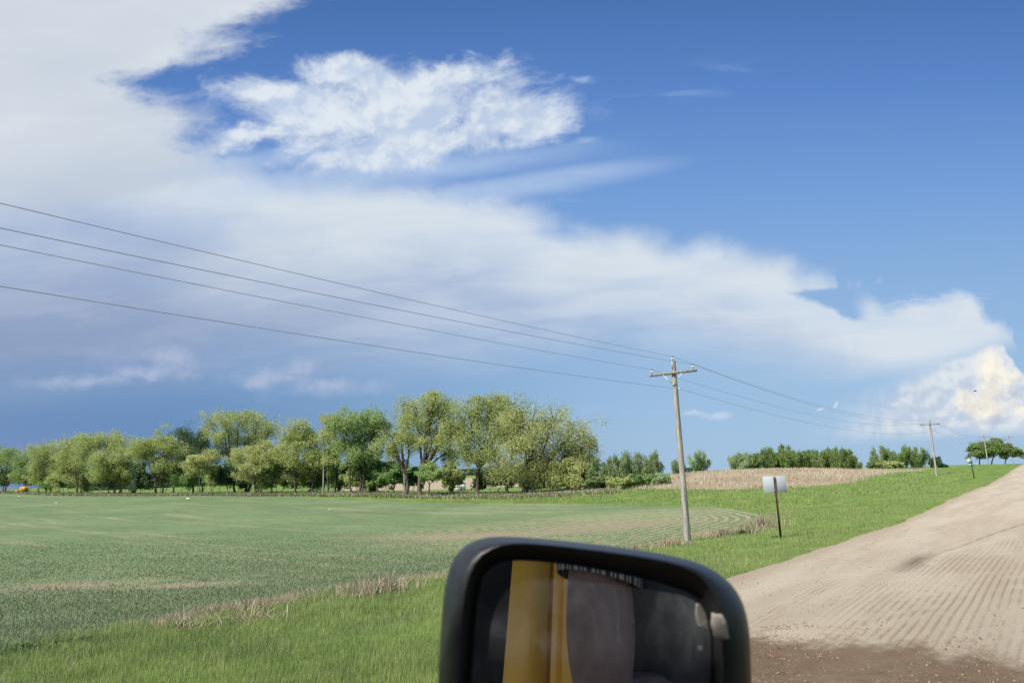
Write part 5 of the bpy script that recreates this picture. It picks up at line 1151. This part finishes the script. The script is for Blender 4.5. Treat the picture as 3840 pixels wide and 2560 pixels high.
# hands: palm and five fingers each
def hand(wr, fdir, pdir, sgn):
    w = names.index(wr); base = V_[w]; fdir = fdir/np.linalg.norm(fdir); lat = np.cross(fdir, pdir); lat /= np.linalg.norm(lat); pdir = np.cross(lat, fdir)
    V_.append(base+fdir*.045); RAD.append((.036, .016)); pi = len(V_)-1; Ed.append((w, pi))
    for k, (o_, L_) in enumerate(((-.030, .062), (-.010, .075), (.010, .080), (.029, .070))):
        V_.append(base+fdir*.085+lat*o_); RAD.append((.0095, .0095)); a = len(V_)-1; Ed.append((pi, a))
        V_.append(V_[a]+fdir*L_*.5+pdir*.012); RAD.append((.0085, .0085)); Ed.append((a, a+1))
        V_.append(V_[a]+fdir*L_*.8+pdir*.038); RAD.append((.007, .007)); Ed.append((a+1, a+2))
    V_.append(base+fdir*.035+lat*sgn*.042+pdir*.01); RAD.append((.012, .012)); a = len(V_)-1; Ed.append((pi, a))
    V_.append(V_[a]+fdir*.035+lat*sgn*.018+pdir*.018); RAD.append((.009, .009)); Ed.append((a, a+1))
hand('wrL', np.array([.9, .2, .1]), np.array([0, .2, -1.0]), 1)
hand('wrR', np.array([-.7, .6, .3]), np.array([0, .2, -1.0]), 1)
org = pelv.copy()
me = bpy.data.meshes.new('body'); me.from_pydata([tuple(np.array(v)-org) for v in V_], Ed, [])
person = empty('person', org, 'person in the cab seen in the mirror, bare arm below a striped sleeve', 'person')
body = bpy.data.objects.new('body', me); col.objects.link(body); body.parent = person
sk = body.modifiers.new('skin', 'SKIN')
for v, r in zip(me.skin_vertices[0].data, RAD): v.radius = r
me.skin_vertices[0].data[0].use_root = True
su = body.modifiers.new('sub', 'SUBSURF'); su.levels = 2; su.render_levels = 2
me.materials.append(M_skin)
# sleeve and shirt as children
def shell(name, pts, rad, mat, sides=24):
    mb = MB(); mb.tube(pts, rad, sides, cap=False); o = mb.build(name, mat, smooth=True); o.data.transform(Matrix.Translation(Vector(-org))); o.parent = person; return o
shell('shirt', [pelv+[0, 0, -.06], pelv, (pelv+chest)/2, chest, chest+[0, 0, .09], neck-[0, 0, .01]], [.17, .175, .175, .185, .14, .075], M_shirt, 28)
Ax_ = dn_; Bx = np.cross(Ax_, [0, 1, 0.0]); Bx /= np.linalg.norm(Bx)
wv = ts.n.new('ShaderNodeTexNoise')
sepz = ts.attr('ang')
a1 = ts.math('MULTIPLY', sepz, 46.0); stp = ts.math('GREATER_THAN', ts.math('SINE', ts.math('ADD', a1, ts.math('MULTIPLY', ts.math('SINE', ts.math('MULTIPLY', sepz, 17.0)), 1.6))), .05)
ts.put(bs_.inputs['Base Color'], ts.mix(stp, (.012, .012, .014), (.30, .26, .21))); bs_.inputs['Roughness'].default_value = .9
ts.n.remove(wv)
mb = MB(); hem = E1+dn_*.030
pts = [SH_-dn_*.03+side*.03, SH_+dn_*.03, E1-dn_*.03, hem-dn_*.01, hem]; mb.tube(pts, [.072, .070, .066, .068, .067], 48, cap=False)
nv = 48*5; mb.V[0] = mb.V[0]+dn_*np.clip((mb.V[0]-SH_)@dn_/.13, 0, 1)[:, None]*((mb.V[0]-SH_)@side)[:, None]*.25; o = mb.build('sleeve', mts, smooth=True, attrs={'ang': np.tile(np.arange(48)/48*6.283, 5)}); o.data.transform(Matrix.Translation(Vector(-org))); o.parent = person
mb = MB(); mb.lathe(head+np.array([0, -.01, .10])-org, (0, 0, 1), [(-.06, .096), (0, .102), (.05, .092), (.09, .06), (.105, .002)], 20); o = mb.build('hair', M_hair, smooth=True); o.parent = person
# arm hairs
rng = np.random.RandomState(9); n_ = 260; al = rng.rand(n_)*.17+.03; an = rng.rand(n_)*6.28; pe = np.cross(dn_, [0, 1.0, 0]); pe /= np.linalg.norm(pe); pf = np.cross(dn_, pe)
C0 = E1+dn_[None]*al[:, None]; dr = np.cos(an)[:, None]*pe+np.sin(an)[:, None]*pf; A0 = C0+dr*.049; A1 = A0+dr*.006+dn_*.007; wz = np.cross(dr, dn_)*.00025
Vh = np.stack([A0-wz, A0+wz, A1], 1).reshape(-1, 3)-org; o = mesh_np('arm_hair', Vh, np.arange(3*n_).reshape(-1, 3), M_hair); o.parent = person; o['kind'] = 'stuff'
